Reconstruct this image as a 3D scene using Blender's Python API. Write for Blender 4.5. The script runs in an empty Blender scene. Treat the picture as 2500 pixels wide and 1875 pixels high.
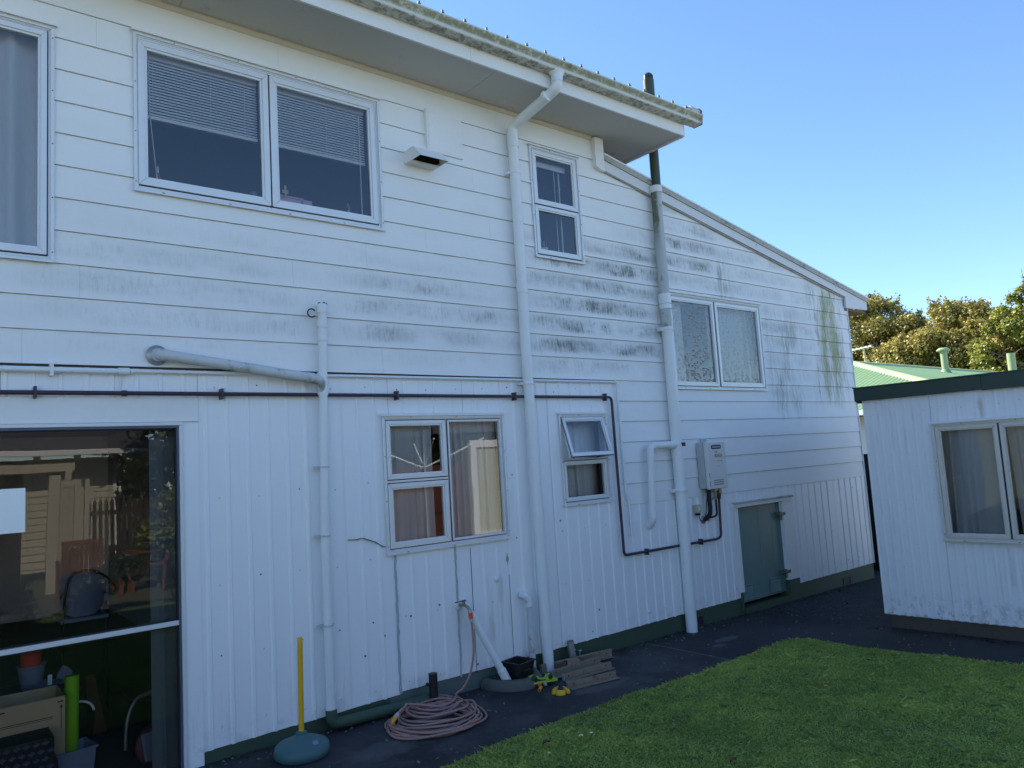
import bpy, bmesh, math, random
import numpy as np
from mathutils import Vector, Matrix, Euler
random.seed(7); rng = np.random.default_rng(7)
SC = bpy.context.scene
COL = SC.collection
R = math.radians

# ------------------------------------------------------------------ camera, sky, sun, exposure
cd = bpy.data.cameras.new('camera'); cam = bpy.data.objects.new('camera', cd); COL.objects.link(cam)
cd.sensor_width = 36.0; cd.lens = 26.405; cd.clip_start = 0.05; cd.clip_end = 2000
cm = Matrix(((0.77894151, -0.01689539, -0.62686894, 0.0),
             (-0.62418242, -0.11714796, -0.7724459, -5.0),
             (-0.06038564, 0.99297075, -0.10179721, 1.73),
             (0, 0, 0, 1)))
cam.matrix_world = cm
SC.camera = cam
SUN_DIR = Vector((-0.30, 1.0, 0.85)).normalized()          # towards the sun
SUN_EL = math.asin(SUN_DIR.z)
SUN_AZ = math.atan2(SUN_DIR.x, SUN_DIR.y)                  # from +Y towards +X
W = bpy.data.worlds.new('World'); SC.world = W; W.use_nodes = True
wn = W.node_tree; wn.nodes.clear()
sky = wn.nodes.new('ShaderNodeTexSky'); sky.sky_type = 'NISHITA'; sky.sun_disc = False
sky.sun_elevation = SUN_EL; sky.sun_rotation = SUN_AZ % (2 * math.pi)
sky.altitude = 0; sky.air_density = 1.0; sky.dust_density = 0.0; sky.ozone_density = 6.0
bg = wn.nodes.new('ShaderNodeBackground'); bg.inputs['Strength'].default_value = 0.122
wo = wn.nodes.new('ShaderNodeOutputWorld')
wn.links.new(sky.outputs[0], bg.inputs['Color']); wn.links.new(bg.outputs[0], wo.inputs['Surface'])
sd = bpy.data.lights.new('sun', 'SUN'); so = bpy.data.objects.new('sun', sd); COL.objects.link(so)
sd.energy = 5.0; sd.angle = R(0.53); sd.color = (1.0, 0.90, 0.76)
so.rotation_euler = SUN_DIR.to_track_quat('Z', 'Y').to_euler(); so.location = (0, 0, 30)
SC.view_settings.view_transform = 'Standard'; SC.view_settings.look = 'None'
SC.view_settings.exposure = 1.2; SC.view_settings.gamma = 1.0; SC.view_settings.use_curve_mapping = False
SC.render.engine = 'CYCLES'
SC.cycles.use_denoising = True
SC.cycles.max_bounces = 8; SC.cycles.transparent_max_bounces = 16; SC.cycles.glossy_bounces = 4
SC.cycles.caustics_reflective = False; SC.cycles.caustics_refractive = False

# ------------------------------------------------------------------ node helpers
class X:
    """a scalar socket (or number) in a node tree with arithmetic"""
    def __init__(s, t, v): s.t = t; s.v = v
    def _m(s, op, *o, clamp=False):
        n = s.t.nodes.new('ShaderNodeMath'); n.operation = op; n.use_clamp = clamp
        for i, q in enumerate((s,) + o):
            q = q.v if isinstance(q, X) else q
            if isinstance(q, (int, float)): n.inputs[i].default_value = q
            else: s.t.links.new(q, n.inputs[i])
        return X(s.t, n.outputs[0])
    def __add__(s, o): return s._m('ADD', o)
    def __radd__(s, o): return s._m('ADD', o)
    def __sub__(s, o): return s._m('SUBTRACT', o)
    def __rsub__(s, o): return X(s.t, o)._m('SUBTRACT', s)
    def __mul__(s, o): return s._m('MULTIPLY', o)
    def __rmul__(s, o): return s._m('MULTIPLY', o)
    def __truediv__(s, o): return s._m('DIVIDE', o)
    def clamp(s): return s._m('ADD', 0.0, clamp=True)
    def frac(s): return s._m('FRACT')
    def abs(s): return s._m('ABSOLUTE')
    def max(s, o): return s._m('MAXIMUM', o)
    def sm(s, a, b):
        n = s.t.nodes.new('ShaderNodeMapRange'); n.interpolation_type = 'SMOOTHSTEP'
        s.t.links.new(s.v, n.inputs[0]); n.inputs[1].default_value = a; n.inputs[2].default_value = b
        return X(s.t, n.outputs[0])
def pos(t):
    g = t.nodes.new('ShaderNodeNewGeometry'); sp = t.nodes.new('ShaderNodeSeparateXYZ')
    t.links.new(g.outputs['Position'], sp.inputs[0])
    return X(t, sp.outputs[0]), X(t, sp.outputs[1]), X(t, sp.outputs[2])
def vec(t, x, y, z):
    n = t.nodes.new('ShaderNodeCombineXYZ')
    for i, q in enumerate((x, y, z)):
        q = q.v if isinstance(q, X) else q
        if isinstance(q, (int, float)): n.inputs[i].default_value = q
        else: t.links.new(q, n.inputs[i])
    return n.outputs[0]
def noise(t, v, scale=1.0, detail=3.0, rough=0.55):
    n = t.nodes.new('ShaderNodeTexNoise'); n.inputs['Scale'].default_value = scale
    n.inputs['Detail'].default_value = detail; n.inputs['Roughness'].default_value = rough
    t.links.new(v, n.inputs['Vector']); return X(t, n.outputs[0])
def mix(t, fac, a, b):
    n = t.nodes.new('ShaderNodeMix'); n.data_type = 'RGBA'
    for i, q in ((0, fac), (6, a), (7, b)):
        q = q.v if isinstance(q, X) else q
        if isinstance(q, (int, float)): n.inputs[i].default_value = q
        elif isinstance(q, (tuple, list)): n.inputs[i].default_value = (*q[:3], 1)
        else: t.links.new(q, n.inputs[i])
    return n.outputs[2]
def new_mat(name):
    m = bpy.data.materials.new(name); m.use_nodes = True; t = m.node_tree
    p = t.nodes['Principled BSDF']; return m, t, p
def bump(t, p, h, strength=0.2, dist=0.01):
    b = t.nodes.new('ShaderNodeBump'); b.inputs['Strength'].default_value = strength
    b.inputs['Distance'].default_value = dist
    t.links.new(h.v, b.inputs['Height']); t.links.new(b.outputs[0], p.inputs['Normal'])
def mat(name, col, rough=0.6, var=0.12, scale=5.0, bmp=0.0, bscale=80.0, metal=0.0, spec=0.4, dark=None, spots=0.0):
    """plain paint/plastic/etc.: base colour broken by broad and fine noise, optional worn patches of colour `dark`"""
    m, t, p = new_mat(name); x, y, z = pos(t); v = vec(t, x, y, z)
    n1 = noise(t, v, scale, 4); n2 = noise(t, v, scale * 9, 2)
    k = (n1 - 0.5) * (2 * var) + (n2 - 0.5) * var + 1.0
    c = t.nodes.new('ShaderNodeMix'); c.data_type = 'RGBA'; c.blend_type = 'MULTIPLY'; c.inputs[0].default_value = 1
    c.inputs[6].default_value = (*col, 1); t.links.new(vec(t, k, k, k), c.inputs[7]); o = c.outputs[2]
    if dark is not None:
        n3 = noise(t, v, scale * 2.3, 5, 0.65)
        o = mix(t, n3.sm(0.62 - spots, 0.78 - spots), o, dark)
    t.links.new(o, p.inputs['Base Color'])
    p.inputs['Roughness'].default_value = rough; p.inputs['Metallic'].default_value = metal
    p.inputs['Specular IOR Level'].default_value = spec
    if bmp: bump(t, p, noise(t, v, bscale, 3), bmp, 0.01)
    return m

# ------------------------------------------------------------------ mesh helpers
class MB:
    def __init__(s): s.v = []; s.f = []; s.sm = []
    def add(s, vs, fs, smooth=False):
        o = len(s.v); s.v += [tuple(q) for q in vs]
        for f in fs: s.f.append([i + o for i in f]); s.sm.append(smooth)
        return s
    def box(s, x0, x1, y0, y1, z0, z1, M=None):
        vs = [Vector(q) for q in ((x0,y0,z0),(x1,y0,z0),(x1,y1,z0),(x0,y1,z0),(x0,y0,z1),(x1,y0,z1),(x1,y1,z1),(x0,y1,z1))]
        if M: vs = [M @ q for q in vs]
        return s.add(vs, [(3,2,1,0),(4,5,6,7),(0,1,5,4),(1,2,6,5),(2,3,7,6),(3,0,4,7)])
    def hexa(s, vs):
        return s.add(vs, [(3,2,1,0),(4,5,6,7),(0,1,5,4),(1,2,6,5),(2,3,7,6),(3,0,4,7)])
    def prism(s, poly, a0, a1, ax='y', smooth=False, M=None):
        """poly: 2-D outline; extruded along ax from a0 to a1"""
        n = len(poly)
        def mk(p, a):
            q = {'y': (p[0], a, p[1]), 'x': (a, p[0], p[1]), 'z': (p[0], p[1], a)}[ax]
            return M @ Vector(q) if M else Vector(q)
        vs = [mk(p, a0) for p in poly] + [mk(p, a1) for p in poly]
        fs = [(i, (i + 1) % n, n + (i + 1) % n, n + i) for i in range(n)]
        s.add(vs, fs, smooth)
        s.add([mk(p, a0) for p in poly], [tuple(range(n))[::-1]]); s.add([mk(p, a1) for p in poly], [tuple(range(n))])
        return s
    def tube(s, pts, r, n=10, caps=True, closed=False):
        pts = [Vector(p) for p in pts]; m = len(pts)
        rs = r if isinstance(r, (list, tuple)) else [r] * m
        T = []
        for i in range(m):
            a = pts[i - 1] if (i > 0 or closed) else pts[i]; b = pts[(i + 1) % m] if (i < m - 1 or closed) else pts[i]
            d = (b - a); T.append(d.normalized() if d.length > 1e-9 else Vector((0, 0, 1)))
        u = T[0].orthogonal().normalized(); vs = []
        for i in range(m):
            u = (u - T[i] * u.dot(T[i])); u = u.normalized() if u.length > 1e-6 else T[i].orthogonal().normalized()
            w = T[i].cross(u)
            for k in range(n):
                a = 2 * math.pi * k / n
                vs.append(pts[i] + (u * math.cos(a) + w * math.sin(a)) * rs[i])
        fs = []
        for i in range(m if closed else m - 1):
            j = (i + 1) % m
            for k in range(n):
                fs.append((i*n+k, i*n+(k+1) % n, j*n+(k+1) % n, j*n+k))
        s.add(vs, fs, True)
        if caps and not closed:
            s.add(vs[:n], [tuple(range(n))[::-1]]); s.add(vs[-n:], [tuple(range(n))])
        return s
    def cyl(s, p0, p1, r, r1=None, n=14): return s.tube([p0, p1], [r, r if r1 is None else r1], n)
    def lathe(s, prof, c=(0, 0, 0), n=24, M=None, sx=1.0, sy=1.0, smooth=True):
        vs = []
        for (r, z) in prof:
            for k in range(n):
                a = 2 * math.pi * k / n; q = Vector((r * math.cos(a) * sx, r * math.sin(a) * sy, z))
                q = M @ q if M else q + Vector(c); vs.append(q)
        fs = []
        for i in range(len(prof) - 1):
            for k in range(n): fs.append((i*n+k, i*n+(k+1) % n, (i+1)*n+(k+1) % n, (i+1)*n+k))
        s.add(vs, fs, smooth)
        if prof[0][0] > 1e-4: s.add(vs[:n], [tuple(range(n))[::-1]])
        if prof[-1][0] > 1e-4: s.add(vs[-n:], [tuple(range(n))])
        return s
    def sphere(s, c, r, n=12, sz=1.0):
        pr = [(max(1e-5, r * math.sin(math.pi * i / (n // 2))), -r * sz * math.cos(math.pi * i / (n // 2))) for i in range(n // 2 + 1)]
        return s.lathe(pr, c, n)
def obj(name, mb, m, parent=None, bevel=0.0, weld=False):
    me = bpy.data.meshes.new(name); me.from_pydata(mb.v, [], mb.f); me.update()
    me.polygons.foreach_set('use_smooth', mb.sm)
    me.materials.append(m)
    o = bpy.data.objects.new(name, me); COL.objects.link(o)
    if parent is not None:
        o.parent = parent
        if parent.get('_w'): o.location = -parent.location          # parts given in world coordinates
    if bevel:
        b = o.modifiers.new('bevel', 'BEVEL'); b.width = bevel; b.segments = 2; b.limit_method = 'ANGLE'; b.angle_limit = R(40)
        b.harden_normals = False
    return o
def weld(o, d=1e-4):
    b = bmesh.new(); b.from_mesh(o.data); bmesh.ops.remove_doubles(b, verts=b.verts, dist=d); b.to_mesh(o.data); b.free(); return o
def sub(name, mb, m, part, bevel=0.0):
    """a sub-part of a part already offset to world coordinates"""
    me_parent = part
    o = obj(name, mb, m, None, bevel); o.parent = me_parent; return o
def thing(name, label, cat, loc=(0, 0, 0), group=None, world=True):
    o = bpy.data.objects.new(name, None); COL.objects.link(o); o.location = loc; o.empty_display_size = 0.1
    o['label'] = label; o['category'] = cat
    if group: o['group'] = group
    if world: o['_w'] = 1
    return o
def tag(o, label, cat, group=None):
    o['label'] = label; o['category'] = cat
    if group: o['group'] = group
    return o
def struct(name, mb, m, kind='structure'):
    o = obj(name, mb, m); o['kind'] = kind; return o
def stuff(o): o['kind'] = 'stuff'; return o
def copy_tree(o, parent=None):
    c = o.copy(); COL.objects.link(c)
    if parent is not None: c.parent = parent
    for ch in o.children: copy_tree(ch, c)
    return c
def fillet(pts, rad, n=6):
    """round the corners of a polyline"""
    pts = [Vector(p) for p in pts]; out = [pts[0]]
    for i in range(1, len(pts) - 1):
        a, b, c = pts[i-1], pts[i], pts[i+1]; r = min(rad, (a-b).length * .49, (c-b).length * .49)
        p = b + (a - b).normalized() * r; q = b + (c - b).normalized() * r
        for k in range(n + 1):
            t = k / n; out.append(p * (1-t)**2 + b * 2*t*(1-t) + q * t*t)
    out.append(pts[-1]); return out
def spline(pts, n=8, closed=False):
    P = [Vector(p) for p in pts]; m = len(P); out = []
    for i in range(m if closed else m - 1):
        g = lambda k: P[k % m] if closed else P[min(max(k, 0), m - 1)]
        a, b, c, d = g(i-1), g(i), g(i+1), g(i+2)
        for k in range(n):
            t = k / n
            out.append(0.5 * ((2*b) + (c-a)*t + (2*a-5*b+4*c-d)*t*t + (3*b-a-3*c+d)*t**3))
    if not closed: out.append(P[-1])
    return out
def rect_sub(x0, x1, z0, z1, holes):
    """cells of the rectangle outside the holes, merged along z"""
    xs = sorted({x0, x1, *[v for h in holes for v in h[:2] if x0 < v < x1]}); out = []
    for a, b in zip(xs, xs[1:]):
        hs = sorted([h[2:] for h in holes if h[0] < (a + b) / 2 < h[1]]); z = z0
        for h0, h1 in hs:
            if h1 <= z or h0 >= z1: continue
            if h0 > z: out.append((a, b, z, h0))
            z = max(z, h1)
        if z < z1: out.append((a, b, z, z1))
    return out
def gz(x, y=0): return -0.0115 * (x - 1.4)                  # the yard falls slightly to the right

# ------------------------------------------------------------------ materials
PITCH, Z0 = 0.2, 1.245
def board_mat():
    m, t, p = new_mat('painted_weatherboard'); x, y, z = pos(t)
    f = ((z - Z0) / PITCH).frac()
    row = ((z - Z0) / PITCH)._m('FLOOR')
    def reg(xa, xb, za, zb, s, e=0.35):
        return x.sm(xa - e, xa + e) * (1.0 - x.sm(xb - e, xb + e)) * z.sm(za - .2, za + .2) * (1.0 - z.sm(zb - .2, zb + .2)) * s
    broad = noise(t, vec(t, x * 1.1 + row * 3.7, 3.0, row * 1.7), 1.0, 3)
    blotch = noise(t, vec(t, x * 4.5 + row * 11.3, 1.0, z * 5.0), 1.0, 5, 0.68)
    streak = noise(t, vec(t, x * 42.0 + row * 5.1, 2.0, z * 9.0), 1.0, 4, 0.7)
    fine = noise(t, vec(t, x * 120.0, 5.0, z * 45.0), 1.0, 3, 0.7)
    dirt = (reg(4.35, 6.1, 2.75, 3.75, 1.3) + reg(2.5, 4.0, 2.65, 3.25, .85) + reg(4.3, 5.9, 2.5, 2.9, .75)
            + reg(0.5, 2.2, 2.6, 3.3, .42) + reg(6.15, 7.1, 3.5, 4.3, 1.1, .2) + reg(6.9, 9.2, 2.9, 4.1, .42, .4) + reg(7.95, 9.0, 2.2, 3.2, .35, .2) + reg(5.5, 6.05, 3.5, 4.0, .8, .2))
    rw = f.sm(.10, .34) * (1.0 - f.sm(.70, .97))
    soft = noise(t, vec(t, x * 1.9 + row * 4.3, 6.0, z * 4.2), 1.0, 4, .6)
    rw2 = f.sm(.02, .42) * (1.0 - f.sm(.62, 1.0) * .75)
    cloud = soft.sm(.30, .74) * rw2 * dirt * .56
    mould = (blotch.sm(.38, .70) * 0.30 + blotch.sm(.36, .64) * streak.sm(.44, .66) * 0.55) * rw * broad.sm(.24, .62) * dirt
    mould = (mould * (0.50 + fine.sm(.32, .62) * 0.6) + cloud * (0.72 + streak.sm(.3, .7) * .4)).clamp()
    # streaks that run down over several boards on the lean-to
    wob = noise(t, vec(t, x * 3., 1., z * 3.), 1., 3) * .5
    vs = noise(t, vec(t, x * 11.0 + wob, 7.0, z * 1.2), 1.0, 6, 0.7) * .75 + noise(t, vec(t, x * 2.6, 3.0, z * 1.9), 1., 3) * .28
    vs2 = noise(t, vec(t, x * 48.0, 9.0, z * 5.0), 1.0, 3, 0.7)
    lean = reg(8.05, 8.75, 2.1, 3.35, .9, .18) + reg(7.12, 7.38, 3.35, 3.85, 1.1, .08) + reg(9.0, 9.85, 2.25, 3.75, 1.2, .16)
    run = (vs.sm(.45, .62) * (0.35 + vs2.sm(.42, .6) * .8) * lean).clamp()
    base = mix(t, noise(t, vec(t, x * .8, y, z * .8), 1.2, 3), (.765, .78, .785), (.83, .84, .845))
    grime = noise(t, vec(t, x * 2.0, y, z * 9.0), 1.0, 4).sm(.5, .8) * .14
    base = mix(t, grime, base, (.5, .5, .46))
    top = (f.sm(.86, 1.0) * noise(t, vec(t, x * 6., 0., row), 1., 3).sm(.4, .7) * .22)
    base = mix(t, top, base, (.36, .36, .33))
    c = mix(t, mould * .95, base, (.17, .18, .165))
    c = mix(t, run * .62, c, (.15, .16, .12))
    g = (reg(9.28, 9.74, 2.3, 3.7, 1.7, .13) * noise(t, vec(t, x * 6.5 + wob * .6, 4., z * 1.1), 1., 6, .72).sm(.38, .60) * (0.4 + vs2.sm(.4, .62) * .6)).clamp()
    c = mix(t, g * .84, c, (.25, .275, .085))
    sp = noise(t, vec(t, x * 38., 3., z * 38.), 1., 1).sm(.79, .82) * .5
    c = mix(t, sp, c, (.2, .2, .19))
    t.links.new(c, p.inputs['Base Color']); p.inputs['Roughness'].default_value = .55
    p.inputs['Specular IOR Level'].default_value = .3
    bump(t, p, noise(t, vec(t, x * 3, y, z * 3), 3, 4) + fine * .12, .10, .02)
    return m
def cladding_mat():
    m, t, p = new_mat('painted_cladding'); x, y, z = pos(t)
    b = mix(t, noise(t, vec(t, x * 2, y, z * .7), 1, 4), (.79, .82, .855), (.84, .865, .895))
    st = noise(t, vec(t, x * 22, 2.0, z * 1.6), 1, 4, .65).sm(.56, .76) * (0.10 + (1.0 - z.sm(.1, .9)) * .16)
    c = mix(t, st, b, (.33, .33, .33))
    low = (1.0 - z.sm(-.02, .30)) * noise(t, vec(t, x * 7, y, z * 9), 1, 5, .7).sm(.45, .7) * .5
    c = mix(t, low, c, (.30, .31, .30))
    smear = x.sm(3.60, 3.72) * (1.0 - x.sm(3.80, 3.95)) * z.sm(.15, .4) * (1.0 - z.sm(.75, .85)) * noise(t, vec(t, x * 14, 1.0, z * 2), 1, 3).sm(.4, .65) * .4
    c = mix(t, smear, c, (.42, .38, .27))
    patch = ((x - 3.885).abs() * 45.0 + (z - .93).abs() * 13.0 + noise(t, vec(t, x * 60, 0., z * 60), 1, 3) * 1.1).sm(1.15, 1.35)
    c = mix(t, 1.0 - patch, c, (.36, .30, .21))
    sp = noise(t, vec(t, x * 30., 8., z * 30.), 1., 1).sm(.80, .83) * .6
    c = mix(t, sp, c, (.25, .25, .25))
    t.links.new(c, p.inputs['Base Color']); p.inputs['Roughness'].default_value = .45
    p.inputs['Specular IOR Level'].default_value = .4
    bump(t, p, noise(t, vec(t, x * 5, y, z * 5), 2, 4), .08, .02)
    return m
def mossy(name, base, moss, dark, amt, sc=6.0, zband=None, along=1.0, under=None, left=None):
    m, t, p = new_mat(name); x, y, z = pos(t); v = vec(t, x * along, y, z)
    n1 = noise(t, v, sc, 5, .68); n2 = noise(t, v, sc * 4.5, 4, .7)
    k = (n1.sm(.60 - amt, .74 - amt) * (0.35 + n2.sm(.4, .6) * .65)).clamp()
    if zband: k = (k + (z.sm(zband[0], zband[1]) * (1.0 - z.sm(zband[2], zband[3])) * n2.sm(.28, .55)) * .8).clamp()
    if left: k = (k + (1.0 - x.sm(left[0], left[1])) * z.sm(left[2], left[2] + .5) * n2.sm(.22, .5) * 1.1).clamp()
    c = mix(t, k * .85, base, moss)
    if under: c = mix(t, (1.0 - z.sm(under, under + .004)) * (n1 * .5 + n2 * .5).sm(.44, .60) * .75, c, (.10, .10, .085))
    c = mix(t, noise(t, v, sc * 2.1, 4, .7).sm(.62, .75) * .55, c, dark)
    t.links.new(c, p.inputs['Base Color']); p.inputs['Roughness'].default_value = .65
    bump(t, p, n2, .12, .01); return m
M = {}
M['board'] = board_mat(); M['clad'] = cladding_mat()
M['trim'] = mat('white_trim_paint', (.78, .79, .79), .5, .07, 3, .05, 60, dark=(.42, .42, .39), spots=-.06)
M['pvc'] = mat('white_painted_pipe', (.74, .77, .79), .42, .06, 4, .03, 40, dark=(.45, .46, .46), spots=-.05)
M['pvc_grey'] = mossy('grey_weathered_pipe', (.55, .58, .60), (.13, .15, .08), (.10, .11, .09), .08, 5.0)
M['scotia'] = mat('cream_moulding_paint', (.62, .58, .49), .6, .12, 5, .05, 60, dark=(.30, .26, .18), spots=0.0)
M['soffit'] = mossy('soffit_sheet_paint', (.54, .53, .50), (.38, .38, .35), (.33, .32, .29), .00, 4.0)
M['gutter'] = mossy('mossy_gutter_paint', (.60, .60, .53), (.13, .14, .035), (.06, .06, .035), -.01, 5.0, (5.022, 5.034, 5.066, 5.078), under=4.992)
M['gutter_under'] = mat('gutter_underside_paint', (.55, .55, .50), .6, .15, 8, .05, 60, dark=(.18, .18, .15), spots=.04)
M['barge'] = mossy('lean_to_barge_paint', (.66, .68, .70), (.33, .34, .31), (.20, .20, .18), -.04, 5.0)
M['edge'] = mossy('weathered_flashing', (.40, .40, .37), (.12, .12, .07), (.06, .06, .05), .10, 7.0)
M['plinth'] = mossy('green_painted_concrete', (.042, .078, .050), (.10, .13, .12), (.012, .02, .014), -.03, 3.5)
M['plinth_bare'] = mossy('grey_green_concrete', (.10, .135, .13), (.03, .055, .035), (.03, .035, .032), .06, 5.0)
M['door_green'] = mat('green_door_paint', (.13, .22, .21), .38, .12, 2.5, .06, 30, dark=(.10, .17, .16), spots=-.03)
M['lock'] = mat('green_painted_bolt', (.10, .12, .09), .5, .25, 30, .2, 90, dark=(.25, .20, .12), spots=.02)
M['alu'] = mat('anodised_aluminium', (.68, .70, .72), .34, .06, 6, .02, 90, metal=.12, spec=.5)
M['alu_b'] = mat('bronze_grey_aluminium', (.60, .57, .53), .36, .07, 6, .02, 90, metal=.1)
M['seal'] = mat('black_seal_and_gap_shade', (.02, .02, .022), .6, .1)
M['dark_frame'] = mat('shaded_anodised_frame', (.10, .13, .19), .4, .08, 6, metal=.3)  # shade on the anodised frame put into a darker colour
M['gas'] = mat('purple_brown_pipe_paint', (.045, .033, .050), .38, .15, 6, .04, 60)
M['dkgreen'] = mat('dark_green_paint', (.020, .045, .034), .4, .15, 4, .04, 40)
M['flue'] = mat('olive_green_flue_paint', (.055, .072, .046), .45, .12, 5, .04, 40, dark=(.05, .07, .05), spots=0)
M['blk'] = mat('black_plastic', (.016, .016, .018), .42, .15, 8, .04, 90)
M['rubber'] = mat('black_pipe_lagging', (.018, .018, .024), .7, .2, 20, .25, 120)
M['heater'] = mat('heater_cream_enamel', (.66, .66, .64), .32, .03, 4)
M['heater_side'] = mat('heater_grey_steel', (.46, .48, .49), .38, .04, 4)
M['lap_backing'] = mat('lap_shadow_backing', (.085, .085, .09), .9, .1)  # dark backing puts shade into the gaps between lapped boards
M['red'] = mat('red_print', (.55, .05, .04), .5, .05)
M['greyprint'] = mat('faded_grey_print', (.22, .24, .27), .6, .05)
M['brass'] = mat('brass_fitting', (.30, .27, .20), .35, .15, 20, metal=.7)
M['steel'] = mat('galvanised_steel', (.42, .43, .44), .4, .12, 14, .04, 90, metal=.6)
M['concrete'] = mossy('mossy_concrete', (.085, .09, .075), (.035, .05, .024), (.03, .035, .025), .04, 9.0)
M['yellow'] = mat('yellow_plastic', (.72, .41, .015), .38, .07, 6)
M['teal'] = mat('blue_green_plastic', (.055, .135, .145), .5, .08, 5, .08, 140)
M['orange'] = mat('orange_plastic', (.75, .11, .03), .4, .06)
M['amber'] = mat('amber_orange_plastic', (.80, .33, .03), .42, .06)
M['lime'] = mat('lime_green_plastic', (.33, .50, .055), .4, .06)
M['hose'] = mat('brown_pink_hose_plastic', (.34, .195, .17), .36, .14, 9, dark=(.38, .27, .25), spots=0)
M['rusty'] = mat('rusty_galvanised_angle', (.25, .20, .15), .6, .2, 9, .15, 90, dark=(.18, .085, .04), spots=.06, metal=.15)
M['rust'] = mat('orange_rust', (.28, .10, .035), .8, .3, 20, .3, 90)
M['curtain'] = None
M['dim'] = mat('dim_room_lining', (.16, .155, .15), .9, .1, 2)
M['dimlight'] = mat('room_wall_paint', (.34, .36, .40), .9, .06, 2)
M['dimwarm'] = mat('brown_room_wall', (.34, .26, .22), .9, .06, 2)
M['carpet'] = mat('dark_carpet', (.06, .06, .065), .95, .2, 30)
M['card'] = mat('brown_cardboard', (.58, .42, .25), .8, .08, 5)
M['print'] = mat('black_carton_print', (.05, .045, .04), .8, .1)
M['chairwood'] = mat('orange_stained_wood', (.20, .07, .022), .45, .2, 12, .05, 60)
M['slate'] = mat('blue_grey_plastic', (.22, .26, .36), .5, .06)
M['paper'] = mat('white_paper', (.90, .92, .90), .7, .04)
def shed_mat():
    m, t, p = new_mat('shed_white_sheet_paint'); x, y, z = pos(t)
    b = mix(t, noise(t, vec(t, x, y * 1.2, z), 1.5, 4), (.75, .75, .79), (.83, .84, .87))
    st = noise(t, vec(t, x * 3, y * 15, z * 1.1), 1, 5, .68).sm(.50, .72) * noise(t, vec(t, x, y * 2.2, z * 1.5), 1, 3).sm(.40, .62) * .55
    c = mix(t, st, b, (.36, .36, .38))
    low = (1.0 - z.sm(.03, .34)) * noise(t, vec(t, x * 3, y * 16, z * 12), 1, 5, .72).sm(.46, .66) * .75
    c = mix(t, low, c, (.24, .23, .22))
    fl = noise(t, vec(t, x * 8, y * 34, z * 34), 1, 3, .6).sm(.66, .74) * noise(t, vec(t, x, y * 3, z * 3), 1, 2).sm(.45, .6) * .7
    c = mix(t, fl, c, (.38, .38, .39))
    ru = (1.0 - ((y + 2.42).abs() * 22.0 + noise(t, vec(t, x, y * 30, z * 5), 1, 3) * .9).sm(.45, 1.15)) * z.sm(1.82, 1.9) * (1.0 - z.sm(1.98, 2.08)) * .55
    c = mix(t, ru, c, (.36, .27, .15))
    t.links.new(c, p.inputs['Base Color']); p.inputs['Roughness'].default_value = .55; bump(t, p, noise(t, vec(t, x * 4, y * 8, z * 3), 2, 4), .12, .02); return m
M['wallpaint2'] = shed_mat()
M['soilc'] = mossy('brown_mossy_concrete', (.075, .062, .045), (.04, .045, .025), (.02, .018, .014), .05, 6.0)
M['roofgreen'] = mat('pale_green_roof_paint', (.20, .33, .17), .55, .10, 1.5, dark=(.24, .37, .20), spots=.02)
M['ridgegreen'] = mat('pale_green_ridge_paint', (.33, .45, .22), .55, .08, 2)
M['ventgreen'] = mat('pale_green_pipe_paint', (.30, .38, .20), .5, .08, 4)
M['white_wall'] = mat('white_render', (.80, .79, .77), .7, .05, 2)
M['brownwood'] = mat('brown_stained_wood', (.16, .09, .05), .7, .2, 6)
M['darkgap'] = mat('black_stain_and_gap_shade', (.012, .012, .014), .8, .1)  # near-black for seams, painted shade in openings and the stained fence
M['cream'] = mat('cream_weatherboard_paint', (.44, .40, .31), .6, .08, 2)
M['olive'] = mat('olive_yellow_weatherboard_paint', (.27, .25, .11), .6, .08, 2)
M['terracotta'] = mat('terracotta_fence_stain', (.10, .032, .020), .7, .15, 4)
M['greyroof'] = mat('dark_grey_roof', (.09, .09, .10), .6, .15, 2)
M['picket'] = mat('weathered_picket_wood', (.05, .040, .030), .8, .25, 8)  # wood darkened: the fence's shadow is put into its colour
M['pinkbox'] = mat('pale_pink_plastic', (.62, .42, .55), .45, .05)
M['pegwood'] = mat('pale_peg_wood', (.55, .43, .28), .7, .1)
M['mug'] = mat('white_glazed_ceramic', (.75, .76, .73), .2, .03)
M['slat'] = mat('pale_grey_blind_slat', (.84, .86, .86), .45, .04)
M['sealant'] = mat('grey_sealant', (.40, .43, .46), .7, .25, 12, .2, 60, dark=(.12, .13, .13), spots=.03)
M['nail'] = mat('weathered_screw_head', (.16, .16, .17), .5, .3, 40, metal=.4)
M['nailw'] = mat('painted_screw_head', (.62, .64, .66), .5, .2, 40)

def fabric(name, col, trans=.35, fold=0):
    m, t, p = new_mat(name); t.nodes.remove(p); x, y, z = pos(t)
    n = noise(t, vec(t, x * 60, y * 60, z * 14), 1, 3)
    c = mix(t, n, tuple(q * .86 for q in col), col)
    d = t.nodes.new('ShaderNodeBsdfDiffuse'); tr = t.nodes.new('ShaderNodeBsdfTranslucent'); mx = t.nodes.new('ShaderNodeMixShader')
    t.links.new(c, d.inputs[0]); t.links.new(c, tr.inputs[0]); mx.inputs[0].default_value = trans
    t.links.new(d.outputs[0], mx.inputs[1]); t.links.new(tr.outputs[0], mx.inputs[2])
    t.links.new(mx.outputs[0], t.nodes['Material Output'].inputs[0]); return m
M['curtain'] = fabric('white_net_curtain', (.90, .92, .90), .05)
M['curtain_g'] = fabric('grey_lined_curtain', (.84, .88, .89), .05)
M['curtain_s'] = fabric('dull_grey_shed_curtain', (.58, .59, .62), .1)
M['panelcloth'] = fabric('grey_green_drape', (.20, .24, .25), .1)
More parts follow.
